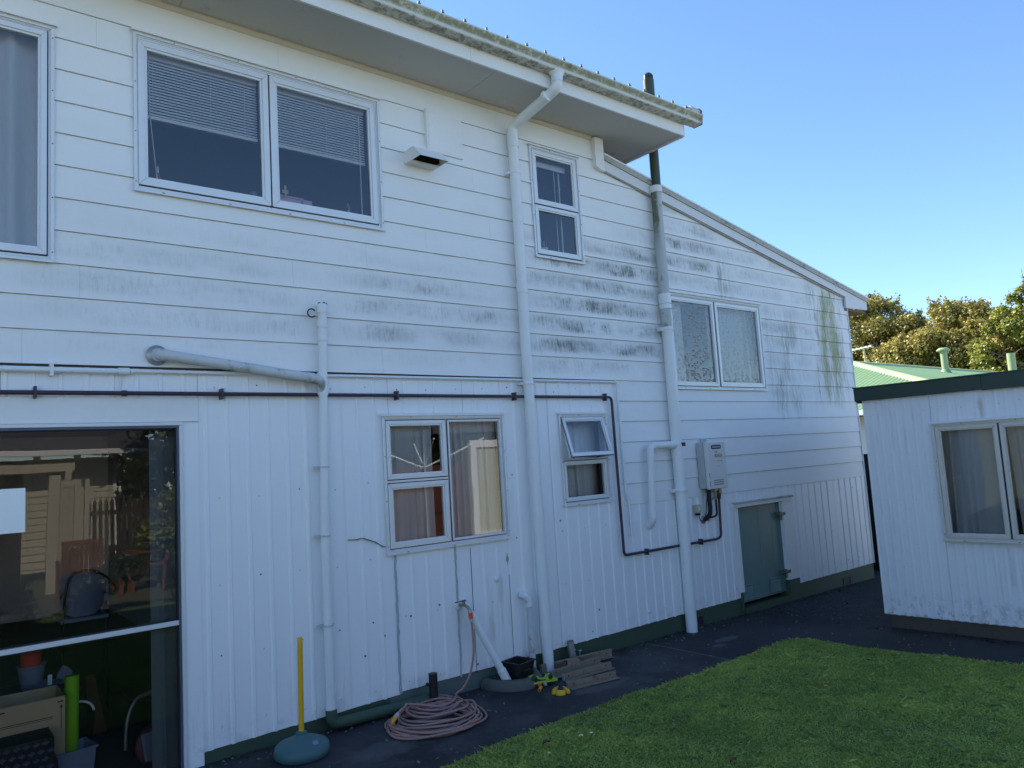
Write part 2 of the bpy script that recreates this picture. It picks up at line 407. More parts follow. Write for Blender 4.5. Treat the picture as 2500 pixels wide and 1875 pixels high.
def glass(name, ior=1.75, tint=(.90, .93, .94), wob=0.0, wscale=2.0, rough=0.0):
    m, t, p = new_mat(name); t.nodes.remove(p)
    fr = t.nodes.new('ShaderNodeFresnel'); fr.inputs[0].default_value = ior
    tr = t.nodes.new('ShaderNodeBsdfTransparent'); tr.inputs[0].default_value = (*tint, 1)
    gl = t.nodes.new('ShaderNodeBsdfGlossy'); gl.inputs['Roughness'].default_value = rough; gl.inputs[0].default_value = (1, 1, 1, 1)
    mx = t.nodes.new('ShaderNodeMixShader')
    t.links.new(fr.outputs[0], mx.inputs[0]); t.links.new(tr.outputs[0], mx.inputs[1]); t.links.new(gl.outputs[0], mx.inputs[2])
    if wob:
        x, y, z = pos(t); h = noise(t, vec(t, x, y, z), wscale, 1)
        b = t.nodes.new('ShaderNodeBump'); b.inputs['Strength'].default_value = wob; b.inputs['Distance'].default_value = .01
        t.links.new(h.v, b.inputs['Height']); t.links.new(b.outputs[0], gl.inputs['Normal']); t.links.new(b.outputs[0], fr.inputs['Normal'])
    t.links.new(mx.outputs[0], t.nodes['Material Output'].inputs[0]); return m
M['glass'] = glass('window_glass', 1.8, (.96, .97, .98), .08, 1.6)
M['glass_big'] = glass('large_window_glass', 1.62, (.94, .96, .98), .42, .75)
def obscure():
    m, t, p = new_mat('obscure_patterned_glass'); t.nodes.remove(p); x, y, z = pos(t)
    vo = t.nodes.new('ShaderNodeTexVoronoi'); vo.inputs['Scale'].default_value = 1.0
    t.links.new(vec(t, x * 19 + (z * 11)._m('FLOOR') * .5, y, z * 30), vo.inputs['Vector']); d = X(t, vo.outputs['Distance']).sm(.12, .5)
    b = t.nodes.new('ShaderNodeBump'); b.inputs['Strength'].default_value = .30; b.inputs['Distance'].default_value = .010; t.links.new(d.v, b.inputs['Height'])
    fr = t.nodes.new('ShaderNodeFresnel'); fr.inputs[0].default_value = 1.9; t.links.new(b.outputs[0], fr.inputs['Normal'])
    tr = t.nodes.new('ShaderNodeBsdfTransparent'); t.links.new(mix(t, d, (.91, .93, .95), (.93, .95, .96)), tr.inputs[0])
    gl = t.nodes.new('ShaderNodeBsdfGlossy'); gl.inputs['Roughness'].default_value = .10; t.links.new(b.outputs[0], gl.inputs['Normal'])
    df = t.nodes.new('ShaderNodeBsdfDiffuse'); df.inputs[0].default_value = (.70, .78, .86, 1); t.links.new(b.outputs[0], df.inputs['Normal'])
    m0 = t.nodes.new('ShaderNodeMixShader'); t.links.new(((1.0 - d) * .07 + .02).v, m0.inputs[0]); t.links.new(tr.outputs[0], m0.inputs[1]); t.links.new(df.outputs[0], m0.inputs[2])
    mx = t.nodes.new('ShaderNodeMixShader'); t.links.new((X(t, fr.outputs[0]) * 1.3).v, mx.inputs[0]); t.links.new(m0.outputs[0], mx.inputs[1]); t.links.new(gl.outputs[0], mx.inputs[2])
    t.links.new(mx.outputs[0], t.nodes['Material Output'].inputs[0]); return m
M['obscure'] = obscure()
def leaf(name, lo, hi, trans=.3, gloss=.45):
    m, t, p = new_mat(name)
    a = t.nodes.new('ShaderNodeAttribute'); a.attribute_name = 'rnd'
    c = mix(t, X(t, a.outputs['Fac']), lo, hi)
    t.links.new(c, p.inputs['Base Color']); p.inputs['Roughness'].default_value = gloss
    tr = t.nodes.new('ShaderNodeBsdfTranslucent'); t.links.new(c, tr.inputs[0])
    mx = t.nodes.new('ShaderNodeMixShader'); mx.inputs[0].default_value = trans
    t.links.new(p.outputs[0], mx.inputs[1]); t.links.new(tr.outputs[0], mx.inputs[2])
    t.links.new(mx.outputs[0], t.nodes['Material Output'].inputs[0]); return m
M['leaf_gold'] = leaf('golden_olive_leaves', (.12, .12, .025), (.58, .50, .14))
M['leaf_green'] = leaf('yellow_green_conifer_leaves', (.08, .11, .016), (.42, .43, .08))
M['leaf_dark'] = leaf('dark_green_leaves', (.02, .035, .012), (.09, .11, .03))
M['grass'] = leaf('lawn_grass_blades', (.22, .30, .075), (.62, .72, .16), .4, .5)
M['bark'] = mat('pale_grey_bark', (.22, .18, .14), .9, .3, 4, .3, 20)
def ground_mats():
    m, t, p = new_mat('dark_asphalt'); x, y, z = pos(t); v = vec(t, x, y, z)
    n = noise(t, v, 1.3, 5, .6); g = noise(t, v, 150, 2); q = noise(t, v, 14, 5, .7)
    c = mix(t, n.sm(.35, .7), (.021, .020, .024), (.043, .041, .047))
    c = mix(t, q.sm(.56, .75) * .5, c, (.075, .073, .068))
    # an older, paler strip of paving left of the joint at x = 5.45, patchy
    old = (1.0 - x.sm(5.43, 5.46)) * (x.sm(1.5, 1.9)) * noise(t, v, 2.1, 4, .6).sm(.46, .62) * .45
    c = mix(t, old, c, (.085, .085, .088))
    moss = y.sm(-.34, -.02) * noise(t, v, 7, 5, .7).sm(.48, .66) * .5
    c = mix(t, moss, c, (.035, .045, .022))
    lwn = (1.0 - (y + 1.02 + (noise(t, v, 9, 3) - .5) * .12).sm(-.12, .10)) * .4
    c = mix(t, lwn, c, (.028, .026, .018))
    c = mix(t, noise(t, v, 70, 1).sm(.72, .77) * .6, c, (.16, .16, .16))
    c = mix(t, noise(t, v, 190, 2).sm(.56, .72) * .35, c, (.085, .083, .08))
    def blob(cx, cy, rx, ry): return (1.0 - (((x - cx) / rx)._m('POWER', 2.0) + ((y - cy) / ry)._m('POWER', 2.0) + (noise(t, v, 11, 4) - .5) * 1.6).sm(.35, 1.0))
    c = mix(t, blob(4.22, -.68, .34, .12) * .7, c, (.10, .10, .10))
    c = mix(t, (blob(6.05, -.52, .20, .07) + blob(5.8, -.62, .10, .05) + blob(2.35, -.62, .30, .16) * .6) .clamp() * .5, c, (.13, .135, .14))
    jn = (1.0 - (x - 5.452 - (noise(t, v, 6, 2) - .5) * .02).abs().sm(.004, .014)) * y.sm(-1.2, -1.0) * .55
    c = mix(t, jn, c, (.16, .16, .16))
    crack = (1.0 - ((noise(t, v, 1.7, 3, .5) - .5).abs()).sm(.002, .007)) * .25
    c = mix(t, crack, c, (.008, .008, .009))
    t.links.new(c, p.inputs['Base Color']); p.inputs['Roughness'].default_value = .82
    p.inputs['Specular IOR Level'].default_value = .3
    bump(t, p, g * .6 + q, .45, .006); M['asphalt'] = m
    m, t, p = new_mat('lawn_soil_and_thatch'); x, y, z = pos(t); v = vec(t, x, y, z)
    c = mix(t, noise(t, v, 2.5, 5, .6).sm(.3, .7), (.075, .12, .03), (.11, .165, .045))
    c = mix(t, noise(t, v, 60, 3).sm(.5, .7) * .5, c, (.04, .032, .018))
    t.links.new(c, p.inputs['Base Color']); p.inputs['Roughness'].default_value = .95
    bump(t, p, noise(t, v, 90, 3), .6, .01); M['turf'] = m
    m, t, p = new_mat('far_ground'); x, y, z = pos(t); v = vec(t, x, y, z)
    c = mix(t, noise(t, v, .4, 5, .6).sm(.35, .65), (.11, .105, .07), (.10, .125, .05))
    t.links.new(c, p.inputs['Base Color']); p.inputs['Roughness'].default_value = .95; M['ground'] = m
ground_mats()
#--PART2--
# ------------------------------------------------------------------ ground, paving, lawn
def tilted(x0, x1, y0, y1, dz, nx=2, ny=2):
    mb = MB(); xs = np.linspace(x0, x1, nx); ys = np.linspace(y0, y1, ny)
    vs = [(x, y, gz(x) + dz) for y in ys for x in xs]
    fs = [(j*nx+i, j*nx+i+1, (j+1)*nx+i+1, (j+1)*nx+i) for j in range(ny-1) for i in range(nx-1)]
    return mb.add(vs, fs)
struct('ground', tilted(-300, 900, -400, 600, -0.012), M['ground'])
LAWN = [(-6.0, -1.13), (1.2, -1.18), (2.5, -1.17), (3.0, -1.12), (3.57, -1.085), (4.2, -1.05), (4.83, -1.09), (5.4, -1.06), (6.0, -1.035),
        (6.32, -1.05), (6.44, -1.16), (6.43, -1.45), (6.42, -1.7), (6.50, -2.09), (6.66, -2.76), (6.95, -4.2), (7.3, -6.5), (7.4, -7.2), (-6.0, -7.2)]
mb = MB(); path_poly = [(-6.5, 0.02), (-6.5, -7.4), (12.5, -7.4), (12.5, 2.5), (10.02, 2.5), (10.02, 0.02)]
struct('asphalt_path', MB().add([(x, y, gz(x)) for x, y in path_poly], [tuple(range(6))]), M['asphalt'])
BOUNCE = mat('pale_bounce_paving', (.56, .56, .55), .85, .12, 2, .1, 40)
struct('bounce_slab', tilted(-20, -.6, -24, -7.15, .004), BOUNCE); struct('bounce_strip', tilted(5.2, 30, -9.4, -7.15, .004), BOUNCE); struct('bounce_strip', tilted(12.6, 30, -30, -2.5, .006), BOUNCE)  # pale slabs added behind the camera to bounce sunlight onto the house wall
# the lawn: a low turf pad with a ragged edge
edge = []
for (a, b) in zip(LAWN, LAWN[1:] + LAWN[:1]):
    L = math.dist(a, b); n = max(1, int(L / .05)) if a[1] > -5 and b[1] > -5 and a[0] > 0 else 1
    for k in range(n):
        t = k / n; j = .012 if n > 1 else 0
        edge.append((a[0] + (b[0]-a[0])*t + random.uniform(-j, j), a[1] + (b[1]-a[1])*t + random.uniform(-j, j)))
mb = MB(); n = len(edge); cx, cy = 3.5, -3.0
inner = [(x + (cx-x)*.012, y + (cy-y)*.012) for x, y in edge]
vs = [(x, y, gz(x) - .002) for x, y in edge] + [(x, y, gz(x) + .014) for x, y in inner]
mb.add(vs, [(i, (i+1) % n, n+(i+1) % n, n+i) for i in range(n)] + [tuple(range(n, 2*n))])
struct('lawn', mb, M['turf'])
def in_poly(px, py, poly):
    ins = np.zeros(len(px), bool); k = len(poly)
    for i in range(k):
        x0, y0 = poly[i]; x1, y1 = poly[(i+1) % k]
        c = ((y0 > py) != (y1 > py)) & (px < (x1-x0) * (py-y0) / (y1-y0+1e-12) + x0); ins ^= c
    return ins
def mesh_np(name, v, f, m, rnd=None, smooth=False):
    me = bpy.data.meshes.new(name); nv, nf, k = len(v), len(f), f.shape[1]
    me.vertices.add(nv); me.vertices.foreach_set('co', v.astype(np.float32).ravel())
    me.loops.add(nf * k); me.loops.foreach_set('vertex_index', f.astype(np.int32).ravel())
    me.polygons.add(nf); me.polygons.foreach_set('loop_start', np.arange(0, nf*k, k, dtype=np.int32))
    me.polygons.foreach_set('loop_total', np.full(nf, k, dtype=np.int32))
    if rnd is not None:
        at = me.attributes.new('rnd', 'FLOAT', 'FACE'); at.data.foreach_set('value', rnd.astype(np.float32))
    me.update(calc_edges=True); me.validate(); me.materials.append(m)
    if smooth: me.polygons.foreach_set('use_smooth', np.ones(nf, bool))
    o = bpy.data.objects.new(name, me); COL.objects.link(o); return o
def value_noise(x, y, s, seed=0):
    x = x * s; y = y * s; xi = np.floor(x).astype(int); yi = np.floor(y).astype(int); fx = x - xi; fy = y - yi
    fx = fx*fx*(3-2*fx); fy = fy*fy*(3-2*fy)
    def h(a, b): 
        q = np.sin(a * 127.1 + b * 311.7 + seed * 74.7) * 43758.5453; return q - np.floor(q)
    return (h(xi, yi)*(1-fx)+h(xi+1, yi)*fx)*(1-fy) + (h(xi, yi+1)*(1-fx)+h(xi+1, yi+1)*fx)*fy
def grass():
    N = 560000
    px = rng.uniform(0.9, 7.1, N); py = rng.uniform(-4.9, -1.0, N)
    d = np.hypot(px - 0, py + 5)
    keep = in_poly(px, py, [(x, y + (.02 if y > -1.3 else 0)) for x, y in edge]) & (rng.random(N) < np.clip(1.25 - .06 * d, .4, 1)); px = px[keep]; py = py[keep]
    n = len(px)
    tone = .40 * value_noise(px, py, 2.3, 1) + .35 * value_noise(px, py, 7.5, 2) + .25 * value_noise(px, py, 24, 4)
    hgt = (.010 + .013 * rng.random(n)) * (.65 + .7 * value_noise(px, py, 5.0, 3))
    ex = np.abs(py + 1.06) < .09; hgt = np.where(ex, hgt * 1.05, hgt)
    tall = rng.random(n) < .004; hgt = np.where(tall, hgt * 1.8, hgt)
    wid = .0022 + .0026 * rng.random(n); broad = rng.random(n) < np.clip(.12 + .55 * (value_noise(px, py, 3.1, 8) - .45), .05, .45)
    wid = np.where(broad, .0065 + .004 * rng.random(n), wid); hgt = np.where(broad, hgt * .62, hgt)
    a = rng.uniform(0, 2*np.pi, n); lean = rng.uniform(.3, 2.0, n) * hgt; la = rng.uniform(0, 2*np.pi, n)
    dx = np.cos(a) * wid; dy = np.sin(a) * wid; lx = np.cos(la) * lean; ly = np.sin(la) * lean
    z0 = gz(px) + .010
    v = np.empty((n, 4, 3))
    v[:, 0] = np.stack([px - dx, py - dy, z0], 1); v[:, 1] = np.stack([px + dx, py + dy, z0], 1)
    v[:, 2] = np.stack([px + lx*.45 + dx*.8, py + ly*.45 + dy*.8, z0 + hgt*.68], 1)
    v[:, 3] = np.stack([px + lx, py + ly, z0 + hgt * .95], 1)
    f = np.arange(n * 4).reshape(n, 4)
    r = np.clip((tone - .5) * 1.0 + .42 + rng.normal(0, .20, n) + np.where(broad, .12, 0), 0, 1)
    o = mesh_np('grass', v.reshape(-1, 3), f, M['grass'], r); o['kind'] = 'stuff'
grass()

# ------------------------------------------------------------------ the house
house = thing('house', 'large two storey white house with weatherboards above ribbed metal cladding', 'house', (5, 0, 0))
HL, HR = -4.0, 10.04
OPEN = {'W0': (-.80, .655, 3.042, 4.497), 'W1': (1.087, 2.858, 3.560, 4.620), 'W2': (4.405, 5.020, 3.552, 4.606),
        'W3': (6.20, 7.905, 2.374, 3.400), 'W4': (2.765, 3.922, 1.098, 2.122), 'W5': (4.548, 5.160, 1.302, 2.122),
        'GW': (-2.2, 1.354, -.02, 2.105), 'D': (7.09, 8.03, -.1, 1.072)}
def inset(k, e=.02):
    a = OPEN[k]; return (a[0]+e, a[1]-e, a[2]+e, a[3]-e)
def barge_mid(x): return 4.615 - .188 * (x - 5.36)          # a line hidden behind the lean-to barge
# weatherboards: lapped planks, each between two butt joints
holes_up = [inset('W0'), inset('W1'), inset('W2'), inset('W3')]
JOINTS = {17: [2.055, 4.326], 16: [.881], 11: [3.24], 10: [2.70], 9: [2.112], 8: [.787, 3.363], 7: [2.111, 4.4], 6: [.50, 2.8], 12: [3.9], 13: [.2], 14: [3.75],
          5: [8.7], 4: [8.95], 3: [9.3], 2: [8.3], 1: [9.1], 0: [7.7]}
def lim_cells(cells, limit, x_from):
    """clip cells right of x_from under the sloping line; returns cells with separate top heights"""
    out = []
    for a, b, c, d in cells:
        parts = [(a, b)] if not (a < x_from < b) else [(a, x_from), (x_from, b)]
        for p, q in parts:
            if p < x_from - 1e-6: out.append((p, q, c, d, d)); continue
            lp, lq = limit(p), limit(q)
            if lp <= c: continue
            if lq >= d: out.append((p, q, c, d, d)); continue
            if lp > d:                                           # crossing of the top
                xm = p + (lp - d) / (lp - lq) * (q - p); out.append((p, xm, c, d, d)); p, lp = xm, d
            if lq < c: q = p + (lp - c) / (lp - lq) * (q - p); lq = c
            out.append((p, q, c, lp, lq))
    return out
def comps(cells):
    left = list(cells); out = []
    while left:
        g = [left.pop(0)]; i = 0
        while i < len(g):
            c = g[i]; i += 1
            for q in left[:]:
                if (abs(q[0]-c[1]) < 1e-6 or abs(q[1]-c[0]) < 1e-6) and min(max(q[3:5]), max(c[3:5])) - max(q[2], c[2]) > 1e-5: g.append(q); left.remove(q)
        out.append(g)
    return out
for k in range(18):
    zb = Z0 + PITCH * k; zt = min(zb + PITCH - .0028, 4.872)
    xa = 5.335 if k < 6 else HL
    js = [xa] + sorted(JOINTS.get(k, []) + ([-1.9 + .4 * (k % 3)] if k >= 6 else []) + ([7.4 + .55 * ((k * 7) % 4)] if 6 <= k < 12 else [])) + [HR]
    for a, b in zip(js, js[1:]):
        a2 = a + (.0005 if a > xa else 0); b2 = b - (.0005 if b < HR else 0)
        cells = lim_cells(rect_sub(a2, b2, zb, zt, holes_up), barge_mid, 5.36)
        if not cells: continue
        def yf(z): return -.0205 + .0115 * (z - zb) / PITCH
        for grp in comps(cells):
            mb = MB()
            for (p, q, c, dl, dr) in grp:
                mb.hexa([(p, yf(c), c), (q, yf(c), c), (q, .0, c), (p, .0, c), (p, yf(dl), dl), (q, yf(dr), dr), (q, .0, dr), (p, .0, dr)])
            weld(obj('weatherboard', mb, M['board'], house))
# ribbed cladding: sheets cut round the openings
holes_lo = [inset('GW', .0), inset('W4'), inset('W5'), inset('D', .0)]
holes_lo[0] = (-2.4, 1.451, -.2, 2.254)
holes_lo[3] = (7.05, 8.225, -.2, 1.125)
def ribs_between(a, b, x0, sp):
    k0 = math.ceil((a - x0) / sp); return [x0 + sp * k for k in range(k0, int((b - x0) / sp) + 2) if a + .02 < x0 + sp * k < b - .02]
def sheet(a, b, z0f, z1, x0, sp, yo=0.0, rag=.002):
    rb = ribs_between(a, b, x0, sp); prof = [(a, 0.0)]
    for r in rb: prof += [(r - .019, 0.0), (r - .010, -.0075), (r + .006, -.0085), (r + .014, 0.0)]
    prof.append((b, 0.0)); bx = sorted({h[i] for h in holes_lo for i in (0, 1) if a < h[i] < b})
    full = []
    for (p, q) in zip(prof, prof[1:]):
        full.append(p)
        for c in bx:
            if p[0] < c < q[0]: full.append((c, p[1] + (q[1]-p[1]) * (c-p[0]) / (q[0]-p[0])))
    full.append(prof[-1])
    rgz = [z0f(x) + random.uniform(-rag, rag) for x, y in full]; cells = []
    for i in range(len(full) - 1):
        for (_, _, c, d) in rect_sub(full[i][0], full[i+1][0], -.2, z1, holes_lo): cells.append((full[i][0], full[i+1][0], c, d, d, i))
    for grp in comps(cells):
        mb = MB(); Y = -.013 + yo
        for (_, _, c, d, _, i) in grp:
            (xa, ya), (xb, yb) = full[i], full[i+1]; zl = rgz[i] if c < -.1 else c; zr = rgz[i+1] if c < -.1 else c
            mb.add([(xa, Y+ya, zl), (xb, Y+yb, zr), (xb, Y+yb, d), (xa, Y+ya, d), (xa, Y+ya+.004, zl), (xb, Y+yb+.004, zr), (xb, Y+yb+.004, d), (xa, Y+ya+.004, d)],
                   [(0,1,2,3), (7,6,5,4), (4,5,1,0), (3,2,6,7)])
        weld(obj('cladding_sheet', mb, M['clad'], house))
zbot = lambda x: (.075 + .02 * min(1, max(0, (x - 1.4) / 1.5)) if x < 2.83 else .112) if x < 7.1 else .098
seams = [HL, -2.6, -1.0, .4, 1.451, 2.443, 2.831, 3.367, 3.517, 3.895, 4.43, 5.335]
for i, (a, b) in enumerate(zip(seams, seams[1:])): sheet(a + .0012, b - .0012, zbot, 2.43, 1.498, .1345, [0, .0025, 0, .002][i % 4])
for i, (a, b) in enumerate(zip([5.336, 6.25, 7.05, 8.225, 9.2], [6.25, 7.05, 8.225, 9.2, HR])): sheet(a + .001, b - .001, zbot, 1.243, [6.319, 6.319, 8.32, 8.32, 8.32][i], [.128, .128, .1477, .1477, .1477][i], [0, .002][i % 2])
# grey sealant forced into the opened seams
for (x0, za, zb_, w) in ((2.831, .1, 1.09, .016), (3.367, .1, 1.09, .014)):
    mb = MB(); zz = np.linspace(za, zb_, 26); xs = [x0 + random.uniform(-.003, .003) for _ in zz]; ww = [w * random.uniform(.55, 1.05) / 2 for _ in zz]
    for i in range(25):
        mb.add([(xs[i]-ww[i], -.0235, zz[i]), (xs[i]+ww[i], -.0235, zz[i]), (xs[i+1]+ww[i+1], -.0235, zz[i+1]), (xs[i+1]-ww[i+1], -.0235, zz[i+1]),
                (xs[i]-ww[i], -.005, zz[i]), (xs[i]+ww[i], -.005, zz[i]), (xs[i+1]+ww[i+1], -.005, zz[i+1]), (xs[i+1]-ww[i+1], -.005, zz[i+1])], [(0,1,2,3), (4,0,3,7), (1,5,6,2)])
    obj('seam_sealant', mb, M['sealant'], house)
mb = MB()
for x0, za, zb_ in ((3.517, .1, 1.06), (3.893, .12, .80)):
    mb.box(x0 - .0013, x0 + .0013, -.0150, -.004, za, zb_)
o = obj('open_seam', mb, M['darkgap'], house)
crk = [(2.46, 1.243), (2.52, 1.238), (2.575, 1.243), (2.62, 1.225), (2.67, 1.205), (2.72, 1.172), (2.755, 1.16)]
mb = MB()
for (a, b) in zip(crk, crk[1:]): mb.hexa([(a[0], -.0265, a[1]-.0018), (b[0], -.0265, b[1]-.0018), (b[0], -.01, b[1]-.0018), (a[0], -.01, a[1]-.0018), (a[0], -.0265, a[1]+.0018), (b[0], -.0265, b[1]+.0018), (b[0], -.01, b[1]+.0018), (a[0], -.01, a[1]+.0018)])
obj('paint_crack', mb, M['darkgap'], house)
# screw heads in the cladding
mbw, mbd = MB(), MB()
def head(mb, x, z, r=.006, y=-.022): mb.lathe([(r, 0), (r*.85, .004), (1e-4, .006)], n=8, M=Matrix.Translation((x, y, z)) @ Matrix.Rotation(R(90), 4, 'X'))
def blocked(x, z): return any(h[0] - .05 < x < h[1] + .05 and h[2] - .06 < z < h[3] + .06 for h in holes_lo + [inset('W3')])
for zz in (.18, .62, 1.08, 1.62, 2.34):
    for k, r in enumerate(ribs_between(1.5, 5.3, 1.498 + .067, .1345 * 2)):
        x = r + random.uniform(-.01, .01); z = zz + random.uniform(-.02, .02)
        if not blocked(x, z): head(mbw if random.random() < .72 else mbd, x, z, random.uniform(.005, .008), -.013)
for zz in (.22, .62, 1.12):
    for r in ribs_between(5.6, 10, 6.38, .30):
        if not blocked(r, zz): head(mbw if random.random() < .8 else mbd, r, zz, .006, -.013)
for (x, z) in ((4.5, 1.182), (2.72, .53), (2.945, .63), (3.20, .67), (2.56, .42), (3.53, .16), (3.78, .145), (5.0, .8), (4.28, .55), (4.27, .88), (5.34, 2.30), (4.72, .15), (4.9, .35)): head(mbd, x, z, .009, -.014)
stuff(obj('painted_screw', mbw, M['nailw'], house)); stuff(obj('rusted_screw', mbd, M['nail'], house))
mb = MB()
for (x, z) in ((3.757, .783), (5.558, .223)): mb.lathe([(.026, 0), (.024, .008), (.012, .018), (1e-4, .02)], n=12, M=Matrix.Translation((x, -.014, z)) @ Matrix.Rotation(R(90), 4, 'X'))
obj('capped_pipe_stub', mb, M['pvc'], house)
# plinth
def plinth(x0, x1, top, m):
    mb = MB(); mb.hexa([(x0, -.004, gz(x0)-.05), (x1, -.004, gz(x1)-.05), (x1, .14, gz(x1)-.05), (x0, .14, gz(x0)-.05), (x0, -.004, top), (x1, -.004, top), (x1, .14, top), (x0, .14, top)])
    obj('plinth', mb, m, house)
plinth(1.452, 2.75, .12, M['plinth']); plinth(2.75, 3.99, .13, M['plinth_bare']); plinth(3.99, 7.09, .13, M['plinth'])
mb = MB(); mb.hexa([(8.002, -.018, gz(8)-.05), (8.222, -.018, gz(8.2)-.05), (8.222, .14, gz(8.2)-.05), (8.002, .14, gz(8)-.05), (8.002, -.018, .165), (8.222, -.018, .165), (8.222, .14, .165), (8.002, .14, .165)])
mb.box(7.05, 7.088, -.018, .14, -.12, .165); obj('plinth', mb, M['plinth'], house)
plinth(8.223, HR, .12, M['plinth'])
plinth(HL, 1.36, -.03, M['plinth_bare'])
for x in (6.283, 9.312):
    mb = MB(); z = gz(x) + .055
    for s in (-1, 1): mb.box(x - .09 if s < 0 else x + .08, x - .08 if s < 0 else x + .09, -.012, .0, z - .045, z + .045)
    for k in range(4): mb.box(x - .08, x + .08, -.010, -.002, z - .045 + k * .027, z - .036 + k * .027)
    mb.box(x - .08, x + .08, -.0045, -.0042, z - .045, z + .045)
    obj('subfloor_vent', mb, M['gas'], house)
# structural core with the openings, shell, roofs
mb = MB()
core_holes = [inset(k, .03) for k in ('W0', 'W1', 'W2', 'W3', 'W4', 'W5')] + [(-2.2, 1.352, -.05, 2.10), (7.1, 8.02, -.2, 1.07)]
for (a, b, c, dl, dr) in lim_cells(rect_sub(HL, HR - .006, -.1, 4.875, core_holes), lambda x: barge_mid(x), 5.36):
    mb.hexa([(a, .002, c), (b, .002, c), (b, .11, c), (a, .11, c), (a, .002, dl), (b, .002, dr), (b, .11, dr), (a, .11, dl)])
obj('wall_frame', mb, M['lap_backing'], house)
mb = MB(); mb.box(HL, HR - .006, 7.3, 7.42, -.3, 3.45); mb.box(HL, 5.36, 7.3, 7.42, 3.45, 4.9); mb.box(HL, HL + .1, .11, 7.3, -.3, 4.9); mb.box(HR - .11, HR - .006, .11, 7.3, -.3, 3.64)
mb.prism([(.0, 4.55), (7.42, 4.55), (7.42, 5.05), (3.7, 6.15), (-.0, 5.05)], 5.26, 5.36, 'x'); mb.prism([(0, 4.87), (7.42, 4.87), (7.42, 5.02), (3.7, 6.15), (-0., 5.05)], HL, HL + .1, 'x')
obj('outer_wall', mb, M['wallpaint2'], house)
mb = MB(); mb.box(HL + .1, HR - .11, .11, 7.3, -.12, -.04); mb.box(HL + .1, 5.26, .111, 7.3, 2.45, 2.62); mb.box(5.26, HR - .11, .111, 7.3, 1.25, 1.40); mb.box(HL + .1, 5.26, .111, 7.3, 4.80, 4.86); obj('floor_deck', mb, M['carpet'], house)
mb = MB()
for (x, z0, z1) in ((2.30, -.04, 2.45), (4.30, -.04, 2.45), (5.9, -.04, 1.25), (3.95, 2.62, 4.8), (.85, 2.62, 4.8), (7.98, 1.4, 3.9)): mb.box(x, x + .06, .111, 7.3, z0, z1)
for (x0, x1, z0, z1) in ((2.36, 4.30, -.04, 2.45), (4.36, 5.9, -.04, 2.45), (5.36, 7.98, 1.4, 3.9)): mb.box(x0, x1, 2.6, 2.66, z0, z1)
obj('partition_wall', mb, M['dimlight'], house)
mb = MB(); mb.box(.91, 3.95, 3.2, 3.26, 2.62, 4.8); obj('kitchen_back_wall', mb, M['dimwarm'], house)
mb = MB()
for x in (4.05, 4.62, 5.18): mb.box(x, x + .55, 2.2, 2.6, 3.95, 4.75); mb.box(x, x + .55, 2.1, 2.6, 2.62, 3.55)
obj('kitchen_cupboard', mb, M['dimlight'], house, .004)
# main roof: corrugated, low pitch
def corrugated(xa, xb, ya, za, yb, zb, pitch=.0762, amp=.005, axis='y', th=.002):
    n = int((xb - xa) / pitch * 6); mb = MB(); vs = []
    for (y, z) in ((ya, za), (yb, zb)):
        for i in range(n + 1):
            x = xa + (xb - xa) * i / n; vs.append((x, y, z + amp * math.cos(2 * math.pi * (x - xa) / pitch)))
    m_ = n + 1
    mb.add(vs, [(i, i+1, m_+i+1, m_+i) for i in range(n)], True)
    mb.add([(x, y, z - th) for x, y, z in vs], [(m_+i, m_+i+1, i+1, i) for i in range(n)], True)
    return mb
roof = obj('roof_sheet', corrugated(HL - .3, 6.10, -.612, 5.119, 3.7, 6.28), M['greyroof'], house)
mb = corrugated(HL - .3, 6.10, 3.7, 6.28, 8.0, 5.092); obj('roof_sheet', mb, M['greyroof'], house)
mb = MB()
for k in range(48):
    x = 6.05 - k * .209; 
    if x < -3.8: break
    mb.lathe([(.013, 0), (.013, .006), (.009, .010), (.009, .022), (1e-4, .024)], (x, -.585, 5.148), 8)
stuff(obj('roof_screw', mb, M['nail'], roof))
# soffit, scotia, fascia, gable box, gutter
js = [HL - .3, -1.0, 1.37, 3.68, 6.03]
for a, b in zip(js, js[1:]):
    mb = MB(); mb.box(a + .002, b - .002, -.522, (.0 if b < 6 else -.0), 4.880, 4.887); obj('soffit_panel', mb, M['soffit'], house)
mb = MB(); mb.box(5.362, 6.03, .003, 7.4, 4.880, 4.887); obj('soffit_panel', mb, M['soffit'], house)
mb = MB(); mb.prism([(-.002, 4.879), (-.034, 4.879), (-.030, 4.864), (-.020, 4.852), (-.014, 4.842), (-.002, 4.842)], HL, 5.245, 'x', True); obj('scotia', mb, M['scotia'], house)
for a, b in ((HL - .3, 3.40), (3.402, 6.05)):
    mb = MB(); mb.box(a, b, -.545, -.523, 4.868, 5.06); obj('fascia', mb, M['trim'], house, .003)
mb = MB(); mb.box(6.031, 6.053, -.522, 7.4, 4.862, 5.04); mb.prism([(-.52, 5.0), (7.4, 5.0), (7.4, 5.08), (3.7, 6.2), (-.52, 5.06)], 6.031, 6.053, 'x'); obj('gable_bargeboard', mb, M['trim'], house, .003)
gp = [(-.548, 5.075), (-.548, 4.985), (-.630, 4.985), (-.642, 4.988), (-.648, 4.995), (-.648, 5.008), (-.638, 5.012), (-.636, 5.022), (-.644, 5.040), (-.660, 5.058), (-.668, 5.072), (-.668, 5.084), (-.660, 5.084),
      (-.655, 5.070), (-.640, 5.050), (-.630, 5.030), (-.628, 4.997), (-.556, 4.997), (-.556, 5.075)]
gut = None
for a, b in ((HL - .3, .2), (.202, 3.48), (3.482, 6.19)):
    mb = MB(); mb.prism(gp, a, b, 'x'); g = obj('gutter', mb, M['gutter'], house); gut = g
mb = MB()
